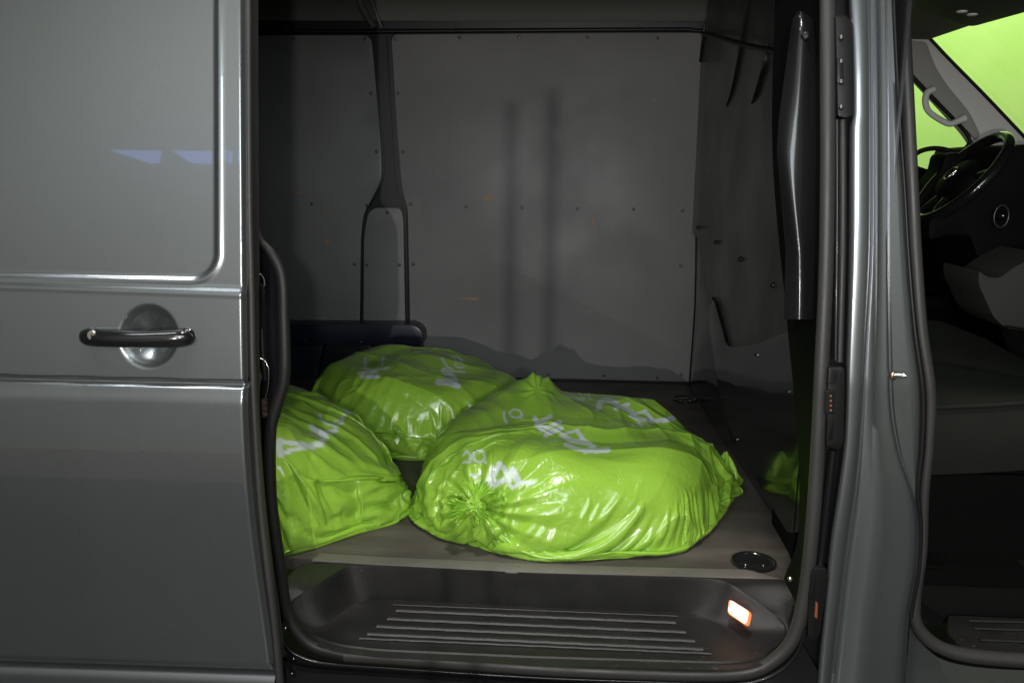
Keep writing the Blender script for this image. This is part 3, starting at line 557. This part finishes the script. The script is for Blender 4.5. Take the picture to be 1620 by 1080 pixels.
# steering wheel
wy = 1.08; wc = Vector(at(1521, 282, y=wy)); tl_ = R(40)
e1 = Vector((0, 1, 0)); e2 = Vector((math.sin(tl_), 0, math.cos(tl_))); nw = Vector((-math.cos(tl_), 0, math.sin(tl_)))
dep = float((np.array(wc)-CAM)@FW); WR = 84/F*dep
whl = tube('steering_wheel', [wc+e1*(math.cos(a)*WR)+e2*(math.sin(a)*WR) for a in np.linspace(0, 2*math.pi, 49)[:-1]], .0145, M['gloss'], van, 12, closed=True, nrm=tuple(nw))
hub = []
for rr, hh in ((.09, -.02), (.085, .0), (.07, .018), (.045, .026), (.001, .028)):
    hub.append([wc+e1*(math.cos(a)*rr*1.05)+e2*(math.sin(a)*rr*.8-.008)+nw*hh for a in np.linspace(0, 2*math.pi, 33)[:-1]])
hb = loft('airbag_hub', hub, M['dash'], whl)
for a in (R(8), R(172), R(250), R(290)):
    d = e1*math.cos(a)+e2*math.sin(a); tube('spoke', [wc+d*.06, wc+d*.11+nw*.004, wc+d*WR], [.016, .012, .010], M['gloss'], whl, 8, nrm=tuple(nw), flat=.5)
hc = wc+nw*.030-e2*.008
def loc2(a, b_, o=0): return hc+e1*a+e2*b_+nw*o
em = tube('emblem', [loc2(math.cos(a)*.021, math.sin(a)*.021) for a in np.linspace(0, 2*math.pi, 25)[:-1]], .0022, M['chrome'], whl, 8, closed=True)
for pl in ([(-.0075, .019), (0, .003), (.0075, .019)], [(-.0165, .012), (-.0085, -.017), (0, -.003), (.0085, -.017), (.0165, .012)]):
    tube('emblem_letter', [loc2(-a, b_, .001) for a, b_ in pl], .0018, M['chrome'], whl, 6)
pxtube('instrument_hood', [(1440, 262, .006), (1450, 243, .007), (1474, 235, .007), (1500, 238, .007), (1512, 247, .008)], 0, M['black'], van, 'r', fn=lambda x, y: at(x, y, y=1.3))
plate('column_shroud', [at(x, y, y=1.2) for x, y in rnd([(1496, 244), (1520, 240), (1545, 262), (1548, 290), (1520, 330), (1470, 350), (1465, 300), (1490, 270)], 8)], .1, M['dash'], van, .006)
# seat
yN, yF = .22, .75
s_top = [at(x, y, y=yN+.02) for x, y in [(1455, 648), (1482, 644), (1560, 641), (1660, 634)]]
s_bk = [at(x, y, y=yF) for x, y in [(1440, 505), (1490, 508), (1560, 536), (1660, 592)]]
s_top, s_bk = resample(s_top, 30, False), resample(s_bk, 30, False)
lo_ = [np.array([0, 0, .0])]
lps = []
b0 = s_top.copy(); b0[:, 2] -= .13; b0[:, 1] += .0
for t in np.linspace(0, 1, 8): lps.append(b0+(s_top-b0)*t+np.array([0, -.008*math.sin(t*math.pi), 0]))
for t in np.linspace(.04, 1, 20): lps.append(s_top+(s_bk-s_top)*t+np.array([0, 0, .010*math.sin(t*math.pi)-.012*math.exp(-((t-.45)/.03)**2)]))
cush = loft('seat_cushion', lps, M['seat'], van, closed=False)
tube('seat_piping', [p+np.array([0, -.002, 0]) for p in s_top], .0045, M['seat'], van, 8)
rbox('seat_base', tuple(at(1600, 800, y=yN+.15)), (.9, .2, .22), M['dash'], van, .01)
# cab floor, step and its ribs
zc = .60
rbox('cab_floor', (1.24, float(at(1600, 900, z=zc)[1])+.35, zc-.02), (1.36, .7, .04), M['dash'], van, .006)
zs = .50
cst = plate('cab_step', [at(x, y, z=zs) for x, y in rnd([(1500, 972, 5), (1690, 980, 5), (1690, 1040, 5), (1560, 1034, 10), (1520, 1022, 10), (1498, 1000, 8)], 5)], .02, M['step'], van, .003, (0, 0, -1))
plate('step_riser', [at(x, y, y=float(at(1600, 972, z=zs)[1])+.004) for x, y in [(1440, 900), (1700, 890), (1700, 985), (1440, 985)]], .02, M['black'], van, 0)
for a, b_ in (((1532, 981), (1690, 985)), ((1540, 993), (1690, 998)), ((1550, 1011), (1690, 1017))):
    tube('tread_rib', [at(a[0]+(b_[0]-a[0])*t, a[1]+(b_[1]-a[1])*t, z=zs+.002) for t in np.linspace(0, 1, 8)], .004, M['rib'], cst, 8, flat=.5, nrm=(0, 0, 1))
bm = bmesh.new()
for i in range(9):
    for j in range(5):
        p = at(1572+i*7+(j % 2)*3.5, 862-j*7-i*1.2, y=.42); box(bm, tuple(p), (.006, .004, .002), Matrix.Rotation(R(-25), 3, 'Y'))
bmobj('speaker_mesh', bm, M['trimd'], van)
rbox('kick_panel', (1.30, 1.3, float(at(1560, 700, y=1.3)[2])), (1.44, .02, .9), M['dash'], van, 0)
# ------------------------------------------------------------------ film sheet solver for the bags
def noise3(P,seed,f):
    # cheap smooth noise: sum of random sines
    r=np.random.RandomState(seed); out=np.zeros(P.shape[:-1]+(3,))
    for k in range(14):
        w=r.normal(size=3)*f; ph=r.uniform(0,6.28,3); a=r.normal(size=3)
        out+=np.sin((P@w)[...,None]+ph)*a
    return out/4
def cloth(N,Rx,Ry,H,knots,seed=1,loose=1.12,slack=.3,bulge=(.03,.03),iters=(240,150,130),core=None,drape=1.0,grav=.00008,wr=.01,ce=.06,dome=.03,press=.0003,lumpf=None,crk=.05,gather=.6,folds=(),gap=.03,seedamp=.010,lobes=(),big=.13):
    """film pulled over a rounded disc (half axes Rx,Ry, height H). knots: (x,y,z,reach,strength)"""
    def lobe(th):
        lb=np.zeros_like(th)
        for (la,lam,lw) in lobes: lb=lb+lam*np.exp(-(((th-la+np.pi)%(2*np.pi)-np.pi)/lw)**2)
        return lb
    lump=lumpf or (lambda x,y:0*x)
    def surf(n):
        g=np.linspace(-1,1,n); U,V=np.meshgrid(g,g,indexing='ij')
        s=np.maximum(abs(U),abs(V)); 
        # concentric map
        with np.errstate(divide='ignore',invalid='ignore'):
            th=np.where(abs(U)>=abs(V),np.where(U>=0,0,np.pi)+np.where(abs(U)>0,V/U,0)*np.pi/4,np.where(V>=0,np.pi/2,-np.pi/2)-np.where(abs(V)>0,U/V,0)*np.pi/4)
        th=np.nan_to_num(th)
        rx=Rx+bulge[0];ry=Ry+bulge[1];Hm=H+.008
        Rm=(rx+ry)/2; L=Rm+Hm+.12
        d=s*L
        e=.05 # edge rounding length
        rho=np.where(d<Rm,d/Rm,1.0); z=np.where(d<Rm,Hm,Hm-(d-Rm)); under=np.clip((d-Rm-Hm)/.12,0,1)
        rho=np.where(d>Rm+Hm,1-under*.4,rho); z=np.maximum(z,.004)
        # round the shoulder and give a belly
        t=np.clip((d-(Rm-.09))/.16,0,1); z=z-.0*t
        belly=np.sin(np.clip((Hm-z)/Hm,0,1)*np.pi)*.0
        rho=rho*(1+lobe(th))
        P=np.stack([np.cos(th)*rho*rx*(1+belly),np.sin(th)*rho*ry*(1+belly),z],-1)
        return P,d,Rm
    def up(P):
        n=P.shape[0]; m=2*n-1; Q=np.zeros((m,m,3),P.dtype)
        Q[::2,::2]=P; Q[1::2,::2]=(P[1:]+P[:-1])/2; Q[:,1::2]=(Q[:,:-2:2]+Q[:,2::2])/2
        return Q
    def smooth(G):
        for _ in range(6):
            G[1:-1,1:-1]=G[1:-1,1:-1]*.5+(G[2:,1:-1]+G[:-2,1:-1]+G[1:-1,2:]+G[1:-1,:-2])*.125
        return G
    def collide(P):
        x=P[...,0];y=P[...,1];z=P[...,2]
        if core is not None: core(P)
        else:
            e=ce
            zf=z; z=z+dome*((x/Rx)**2+(y/Ry)**2); z=z-lump(x,y)
            r=(np.sqrt((x/Rx)**2+(y/Ry)**2)+1e-9); LB=1+lobe(np.arctan2(y/Ry,x/Rx)); r=r/LB; Rm=(Rx+Ry)/2
            dx=np.maximum((r*Rm)-(Rm-e),0); zc=z-H/2; dz=np.maximum(abs(zc)-(H/2-e),0)
            dist=np.sqrt(dx*dx+dz*dz)-e
            inside=(dist<0)
            # push out radially/vertically
            ln=np.sqrt(dx*dx+dz*dz)
            deep=inside&(ln<1e-6)
            k=np.where(inside&~deep,(e/np.maximum(ln,1e-6)),1)
            far=(dist>gap)&(ln>1e-6); k=np.where(far,1+((e+gap)/np.maximum(ln,1e-6)-1)*.5,k)
            inside=inside|far
            nr=np.where(dx>0,(Rm-e)+dx*k,r*Rm)
            sc=nr/(r*Rm); P[...,0]=x*sc; P[...,1]=y*sc
            nz=np.where(dz>0,H/2+np.sign(zc)*((H/2-e)+dz*k),z)
            nz=np.where(deep,H*np.where(z>H*.25,1,0),nz)
            P[...,2]=np.where(inside,nz-dome*((P[...,0]/Rx)**2+(P[...,1]/Ry)**2)+lump(P[...,0],P[...,1]),zf)
        lo=P[...,2]<ZM
        P[...,2]=np.maximum(P[...,2],ZM)
        return lo
    n0=(N-1)//4+1
    G,d,Rm=surf(n0); P=None
    t0=time.time()
    for lev,it in enumerate(iters):
        n=(n0-1)*2**lev+1
        G,d,Rm=surf(n); ZM=np.where(d>Rm+H+.03,.0006,.0045)+.0012*(noise3(G,seed+5,40)[...,0]+1.5)*(d<=Rm+H+.03)
        P=G.copy() if P is None else up(P)
        P=P.astype(np.float32)
        if lev==0: P+=noise3(G,seed,14)*wr
        P+=noise3(G,seed+10+lev,45*2**lev)*seedamp/2**lev+noise3(G,seed+20+lev,90*2**lev)*seedamp*.6/2**lev
        G=smooth(G.copy()).astype(np.float32)
        # looseness map
        lo=np.full((n,n),loose,np.float32)
        tight=np.zeros((n,n),np.float32); pins=[]
        for (kx,ky,kz,reach,st) in knots:
            dk=np.sqrt(((G-np.array([kx,ky,kz]))**2).sum(-1))
            pins.append((dk<reach*.16, np.array([kx,ky,kz],np.float32)))
            lo+=slack*np.exp(-(dk/(reach*1.6))**2)
            tight=np.maximum(tight,st*np.exp(-(dk/(reach*.55))**2))
        nz=noise3(G,seed+70,9)[...,2]; lo+=np.clip(nz,-1,1)*big
        nz=noise3(G*np.array([1,1,1.]),seed+40,26)[...,0]; lo+=np.clip(nz,-1,1)*crk; nz=noise3(G,seed+50,60)[...,1]; lo+=np.clip(nz,-1,1)*crk*.7
        lo=lo*(1-tight)
        def rl(a,b,la,lb):
            e=b-a; ln=np.linalg.norm(e,axis=-1)+1e-9; e=e/ln[...,None]; mid=(a+b)/2; f=(la+lb)*.5
            for (kx,ky,kz,reach,st) in knots:
                r_=mid-np.array([kx,ky,kz]); dk=np.linalg.norm(r_,axis=-1)+1e-6; r_=r_/dk[...,None]
                f=f+gather*st*np.exp(-(dk/reach)**2)*(1-np.einsum('...i,...i',e,r_)**2)
            for (ax,ay,rad,fd,am) in folds:
                w_=np.exp(-(((mid[...,0]-ax)**2+(mid[...,1]-ay)**2)/rad**2)); p_=np.array([-math.sin(fd),math.cos(fd),.3]); p_/=np.linalg.norm(p_)
                f=f+am*w_*np.einsum('...i,i',e,p_)**2
            return (ln*f).astype(np.float32)
        # constraint slices
        cons=[]
        def add(sa,sb,k): cons.append((sa,sb,(rl(G[sa],G[sb],lo[sa],lo[sb]))[...,None],k))
        S=slice
        for p in (0,1):
            m=(n-1-p)//2*2
            add((S(p,p+m,2),S(None)),(S(p+1,p+m+1,2),S(None)),1.0)
            add((S(None),S(p,p+m,2)),(S(None),S(p+1,p+m+1,2)),1.0)
            for q in (0,1):
                mq=(n-1-q)//2*2
                add((S(p,p+m,2),S(q,q+mq,2)),(S(p+1,p+m+1,2),S(q+1,q+mq+1,2)),.5)
                add((S(p,p+m,2),S(q+1,q+mq+1,2)),(S(p+1,p+m+1,2),S(q,q+mq,2)),.5)
        bend=[]
        for st in (0,1,2,3):
            m=(n-2-st)//4
            ia=np.arange(st,n-2,4); 
            bend.append(((ia,slice(None)),(ia+2,slice(None)))); bend.append(((slice(None),ia),(slice(None),ia+2)))
        B0=(G[0].copy(),G[-1].copy(),G[:,0].copy(),G[:,-1].copy())
        V=np.zeros_like(P); damp=.93
        g=grav/(2**lev)
        for i in range(it):
            Q=P.copy(); P=P+V; P[...,2]-=g
            if press:
                du=P[2:,1:-1]-P[:-2,1:-1]; dv=P[1:-1,2:]-P[1:-1,:-2]; nn=np.cross(du,dv); nn/=np.linalg.norm(nn,axis=-1,keepdims=True)+1e-9
                P[1:-1,1:-1]+=nn*(press/2**lev)
            for k_ in range(2):
                for sa,sb,L,k in cons:
                    A=P[sa];B=P[sb]; D=B-A; ln=np.sqrt(np.einsum('...i,...i',D,D))[...,None]+1e-9
                    C=D*((ln-L)/ln*(.5*k)); C=np.where(ln<L,C*.6,C); P[sa]=A+C; P[sb]=B-C
                for (sa,sb) in bend:
                    A=P[sa];B=P[sb]; D=B-A; ln=np.sqrt(np.einsum('...i,...i',D,D))[...,None]+1e-9
                    L=np.linalg.norm(G[sa]-G[sb],axis=-1)[...,None]*.8
                    C=D*np.minimum(0,(ln-L)/ln)*.025; P[sa]=A+C; P[sb]=B-C
                for msk,kp in pins: P[msk]+= (kp-P[msk])*.25
            on=collide(P)
            for msk,kp in pins: P[msk]+= (kp-P[msk])*.5
            P[0]=B0[0];P[-1]=B0[1];P[:,0]=B0[2];P[:,-1]=B0[3]
            V=(P-Q)*damp; V[on]*=.5
            vl=np.sqrt((V**2).sum(-1,keepdims=True)); V*=np.minimum(1,.004/np.maximum(vl,1e-9))
    print('cloth', n, round(time.time()-t0, 1))
    return P,G

def inpoly_dist(px, py, pl, wd):
    d = np.full(px.shape, 1e9)
    for (x0, y0), (x1, y1) in zip(pl, pl[1:]):
        vx, vy = x1-x0, y1-y0; t = np.clip(((px-x0)*vx+(py-y0)*vy)/(vx*vx+vy*vy+1e-9), 0, 1)
        d = np.minimum(d, np.hypot(px-x0-t*vx, py-y0-t*vy))
    return np.clip((wd*.53-d)/1.0+.5, 0, 1)
def ell(cx, cy, rx, ry, rot=0, n=20):
    return [(cx+math.cos(a)*rx*math.cos(rot)-math.sin(a)*ry*math.sin(rot), cy+math.cos(a)*rx*math.sin(rot)+math.sin(a)*ry*math.cos(rot)) for a in np.linspace(0, 2*math.pi, n)]
def up2(P):
    n, m_ = P.shape[:2]; Q = np.zeros((2*n-1, 2*m_-1, 3), np.float32)
    Q[::2, ::2] = P; Q[1::2, ::2] = (P[1:]+P[:-1])/2; Q[:, 1::2] = (Q[:, :-2:2]+Q[:, 2::2])/2
    for _ in range(1): Q[1:-1, 1:-1] = Q[1:-1, 1:-1]*.5+(Q[2:, 1:-1]+Q[:-2, 1:-1]+Q[1:-1, 2:]+Q[1:-1, :-2])*.125
    return Q
def tri(x): return 2*np.abs(2*(x-np.floor(x+.5)))-1
def nz1(P, seed, f):
    r = np.random.RandomState(seed); o = 0
    for k in range(12): o = o+np.sin((P@(r.normal(size=3)*f))+r.uniform(0, 6.28))*r.uniform(.5, 1)
    return o/3.2
def normals(P):
    du = np.zeros_like(P); dv = np.zeros_like(P); du[1:-1] = P[2:]-P[:-2]; dv[:, 1:-1] = P[:, 2:]-P[:, :-2]; nn = np.cross(du, dv); return nn/(np.linalg.norm(nn, axis=-1, keepdims=True)+1e-9)
def crease(P, seed, waves, knots):
    nn = normals(P); 
    for _ in range(3): nn[1:-1, 1:-1] = (nn[2:, 1:-1]+nn[:-2, 1:-1]+nn[1:-1, 2:]+nn[1:-1, :-2])/4
    nn /= np.linalg.norm(nn, axis=-1, keepdims=True)+1e-9
    X = P.astype(float); h = np.zeros(P.shape[:2])
    up_ = np.clip((X[..., 2]-.004)/.03, 0, 1)
    for q, (ang, frq, amp, wob, el) in enumerate(waves):      # folds running along ang, about 1/frq apart
        k = np.array([-math.sin(ang), math.cos(ang), el]); ph = X@k*frq+nz1(X, seed+q*7, 5.5)*wob+nz1(X, seed+q*7+3, 15)*wob*.22
        mk = np.clip(nz1(X, seed+q*7+1, 8)*.9+.35, 0, 1); t = tri(ph); h += amp*mk*(t*.7+.6*np.maximum(t, 0)**3)
    for q, (kx, ky, kz, m_, amp, reach) in enumerate(knots):
        r_ = X-np.array([kx, ky, kz]); dk = np.linalg.norm(r_, axis=-1); an = np.arctan2(r_[..., 2]*1.3+r_[..., 1]*.5, r_[..., 0]) 
        ph = an*m_/(2*math.pi)+nz1(X, seed+90+q, 9)*.35; h += amp*tri(ph)*np.clip(dk/.05, 0, 1)*np.exp(-(dk/reach)**2)
    return (P+nn*(h*up_)[..., None]).astype(np.float32)
def make_bag(loc, rz, label, prints, tilt=(0, 0), waves=(), kn=(), peaks=(), **kw):
    P, G = cloth(**kw); P = up2(P); P = crease(P, kw.get('seed', 1)*13, waves, kn)
    for (kx, ky, am, rd) in peaks:
        dd = np.hypot(P[..., 0]-kx, (P[..., 1]-ky)*.8); P[..., 2] += (P[..., 2] > .12)*am*np.exp(-(dd/rd)**1.3)
    c, s = math.cos(rz), math.sin(rz)
    Mx = Matrix.Translation(loc)@Matrix.Rotation(rz, 4, 'Z')@Matrix.Rotation(tilt[0], 4, 'X')@Matrix.Rotation(tilt[1], 4, 'Y')
    n = P.shape[0]; idx = np.arange(n*n).reshape(n, n); fa = np.stack([idx[:-1, :-1], idx[1:, :-1], idx[1:, 1:], idx[:-1, 1:]], -1).reshape(-1, 4)
    me = bpy.data.meshes.new('bag_film'); me.vertices.add(n*n); me.vertices.foreach_set('co', P.astype(np.float32).ravel())
    me.loops.add(len(fa)*4); me.loops.foreach_set('vertex_index', fa.ravel().astype(np.int32)); me.polygons.add(len(fa)); me.polygons.foreach_set('loop_start', np.arange(len(fa), dtype=np.int32)*4)
    me.update(calc_edges=True); me.polygons.foreach_set('use_smooth', [True]*len(fa)); me.materials.append(bagm)
    W = (np.array(Mx)@np.c_[P.reshape(-1, 3), np.ones(n*n)].T).T[:, :3]-CAM; zc = W@FW; px = 810+F*(W@RT)/zc; py = 540-F*(W@UP)/zc
    pr = np.zeros(n*n)
    for pl, wd in prints: 
        mk = (px > min(p[0] for p in pl)-wd) & (px < max(p[0] for p in pl)+wd) & (py > min(p[1] for p in pl)-wd) & (py < max(p[1] for p in pl)+wd)
        if mk.any(): pr[mk] = np.maximum(pr[mk], inpoly_dist(px[mk], py[mk], pl, wd))
    A_ = me.attributes.new('print', 'FLOAT', 'POINT'); A_.data.foreach_set('value', pr.astype(np.float32))
    root = bpy.data.objects.new('plastic_bag', None); sc.collection.objects.link(root); root.matrix_world = Mx; tag(root, label, 'bag', 'green bags in the cargo bay')
    o = bpy.data.objects.new('bag_film', me); sc.collection.objects.link(o); o.parent = root
    return root, o
#BAGCALLS
PR1 = [([(947, 645), (949, 636), (957, 632), (965, 633), (975, 638)], 8), ([(974, 646), (994, 639)], 6), ([(984, 643), (1000, 652)], 7),
 ([(998, 657), (1008, 662), (1032, 666), (1066, 662)], 6), ([(999, 656), (1022, 650)], 4.5), ([(1020, 650), (1034, 666)], 6), ([(1050, 665), (1064, 661)], 8), ([(1010, 669), (1016, 674)], 3.5),
 ([(888, 688), (905, 697), (925, 700)], 7), ([(889, 687), (914, 680)], 4.5), ([(913, 681), (925, 698)], 6), ([(895, 703), (910, 709), (930, 713), (960, 712)], 6), ([(924, 697), (940, 707), (926, 714)], 7), ([(942, 713), (962, 711)], 8),
 ([(895, 625), (909, 630), (924, 632.5)], 2.6), (ell(924, 623, 8, 5, .3), 2.4), ([(931, 627), (936, 631)], 2.4),
 ([(846, 661), (852, 670), (870, 659)], 7), ([(850, 672), (858, 676)], 8), ([(856, 681), (886, 667)], 6.5), ([(864, 687), (888, 677)], 7.5),
 ([(797, 651), (798, 661), (802, 669)], 3.4), (ell(816, 654, 9.5, 6.5, .15), 2.8), ([(823, 659), (827, 662)], 2.6),
 (ell(758, 721.5, 8.5, 10), 3.2), ([(733, 731), (744, 731), (745, 719), (738, 713), (733, 720)], 3), ([(745, 721), (750, 721)], 3), ([(765, 728), (769, 732)], 2.6),
 ([(745, 750), (752, 756), (759, 747)], 4), ([(779, 738), (774, 756), (769, 770)], 6), ([(790, 733), (781, 752), (773, 772)], 8), ([(790, 733), (798, 742), (806, 760)], 7.5), ([(783, 762), (804, 758)], 6), ([(774, 773), (786, 764), (797, 760)], 8), ([(811, 744), (819, 760)], 11), ([(806, 767), (811, 771), (827, 763), (843, 764)], 5.5)]
PR2 = [([(507, 655), (508, 665), (520, 671), (533, 675)], 3.2), (ell(535, 667.5, 8, 3.6), 2.4), ([(540, 663), (548, 653), (560, 650), (560, 645)], 3.2), ([(545, 648), (557, 651)], 2.6),
 ([(493, 674), (498, 680), (513, 684), (530, 682)], 7), ([(500, 680), (514, 690), (508, 702), (490, 706)], 9), ([(442, 697), (443, 719)], 10), ([(443, 698), (457, 700), (482, 702)], 7), ([(444, 719), (462, 711), (490, 705)], 7)]
PR3 = [([(699, 565), (702, 573), (709, 581), (716, 583)], 3), ([(717, 563), (722, 572), (732, 573)], 3), ([(722, 562), (731, 570)], 2.6), ([(720, 577), (724, 581), (733, 581)], 3.2), ([(702, 586), (707, 591), (715, 595), (721, 602)], 9), ([(694, 604), (708, 604), (724, 610)], 10), ([(705, 587), (735, 588)], 3.4),
 ([(577.5, 566), (578, 580)], 3.4), ([(606, 564), (605, 577)], 3.4), ([(568, 590), (597, 588)], 4.6), ([(573, 596), (598, 595)], 6), ([(577, 582), (590, 586), (613, 582)], 3.4)]
LUMP1 = lambda x, y: .025*np.exp(-((x+.12)**2+(y-.12)**2)/.02)-.012*np.exp(-((x-.1)**2+(y+.12)**2)/.03)+.008*np.sin(x*21+1)*np.sin(y*19+2)-.07*np.exp(-((x-.37)**2+(y-.04)**2)/.012)
r1, b1 = make_bag((.032, .56, FZ), R(6), 'largest green bag, nearest the step, tied in a knot at its front corner', PR1, waves=[(R(16), 7, .0050, 1.0, .4), (R(64), 9, .0042, 1.2, .5), (R(-36), 11, .0032, 1.3, .5), (R(111), 19, .0013, 1.6, .6)], kn=[(-.22, -.26, .09, 15, .006, .16), (-.08, .16, .2, 9, .006, .07)], peaks=[(-.085, .16, .034, .034), (-.05, .165, .02, .022)], N=281, Rx=.325, Ry=.305, H=.205, knots=[(-.22, -.26, .09, .2, .7), (.37, .06, .09, .12, .4)], seed=3, loose=1.13, slack=.1, bulge=(.0, .0), press=.00002, wr=.02, crk=.06, ce=.09, gather=1.0, folds=[(0, .05, .3, R(14), .15), (.2, -.2, .15, R(50), .2), (-.1, -.3, .2, R(-10), .2)], lobes=[(R(205), .14, .35), (R(250), .08, .25), (R(8), .17, .17), (R(-28), -.03, .2), (R(-62), .05, .18), (R(50), .04, .18), (R(115), .05, .2)], lumpf=LUMP1)
LUMP2 = lambda x, y: .010*np.sin(x*17+.4)*np.sin(y*19+1)-.06*np.exp(-((x-.36)**2+(y-.08)**2)/.03)+.02*np.exp(-((x+.12)**2+(y-.1)**2)/.03)
r2, b2 = make_bag((-.735, .45, FZ), R(-20), 'green bag half hidden by the sliding door, pinched corner pointing right', PR2, waves=[(R(25), 7, .0050, 1.0, .4), (R(73), 9, .0042, 1.2, .5), (R(-27), 11, .0032, 1.3, .5), (R(120), 19, .0013, 1.6, .6)], kn=[(.38, .10, .09, 13, .004, .13)], N=201, Rx=.30, Ry=.28, H=.25, knots=[(.40, .10, .09, .16, .6)], seed=8, loose=1.12, slack=.12, bulge=(.0, .0), press=.00002, wr=.02, crk=.06, ce=.08, gather=.8, folds=[(0, 0, .3, R(30), .1), (0, -.25, .2, R(60), .15)], lobes=[(R(20), .25, .3)], lumpf=LUMP2)
r3, b3 = make_bag((-.40, 1.08, FZ), R(12), 'green bag farthest back, under the blue arch rail behind two others', PR3, waves=[(R(-8), 7, .0050, 1.0, .4), (R(40), 9, .0042, 1.2, .5), (R(-60), 11, .0032, 1.3, .5), (R(87), 19, .0013, 1.6, .6)], N=201, Rx=.31, Ry=.28, H=.20, knots=[(-.28, -.15, .14, .16, .5)], seed=5, loose=1.12, slack=.12, bulge=(.0, .0), press=.00002, wr=.02, crk=.06, ce=.08, gather=.7, folds=[(0, 0, .3, R(-4), .12), (.1, -.25, .2, R(0), .2)], lumpf=LUMP2)
def tied_knot(root, c, nrm, r, seed):
    bm = bmesh.new(); bmesh.ops.create_icosphere(bm, subdivisions=5, radius=1)
    X = np.array([v.co for v in bm.verts]); h = 1+.22*tri(X@np.array([1.2, .5, .3])+nz1(X, seed, 2.2)*.7)+.14*tri(X@np.array([-.6, 1.6, .8])*1.3+nz1(X, seed+1, 3)*.6)
    for v, k in zip(bm.verts, h): v.co = Vector(v.co)*float(k)*r+Vector(c)
    bmobj('knot', bm, bagm, root, 180)
    n = Vector(nrm).normalized(); s_ = n.orthogonal().normalized(); t_ = n.cross(s_)
    for q, (dirn, R_, wdt) in enumerate(((R(200), 2.6, 1.5), (R(320), 2.9, 1.3), (R(75), 2.0, 1.2))):
        V = []; nu, nv = 70, 18
        for j in range(nv):
            for i in range(nu):
                a = dirn+(i/(nu-1)-.5)*wdt*(.5+.5*j/(nv-1)); rr = r*(.5+(R_-.5)*j/(nv-1))*(1+.12*math.sin(i*.9+q))
                z_ = r*(.9-.5*(j/(nv-1))**2+.42*(j/(nv-1))*float(tri(np.array(i*.11+.25*math.sin(j*.4+q)))))
                V.append(Vector(c)+s_*(math.cos(a)*rr)+t_*(math.sin(a)*rr)+n*z_)
        mesh('tied_end', V, [(j*nu+i, j*nu+i+1, (j+1)*nu+i+1, (j+1)*nu+i) for j in range(nv-1) for i in range(nu-1)], bagm, root)
tied_knot(r1, (-.226, -.284, .100), (-.15, -.8, .55), .018, 4)
print('script', round(time.time()-T0, 1))
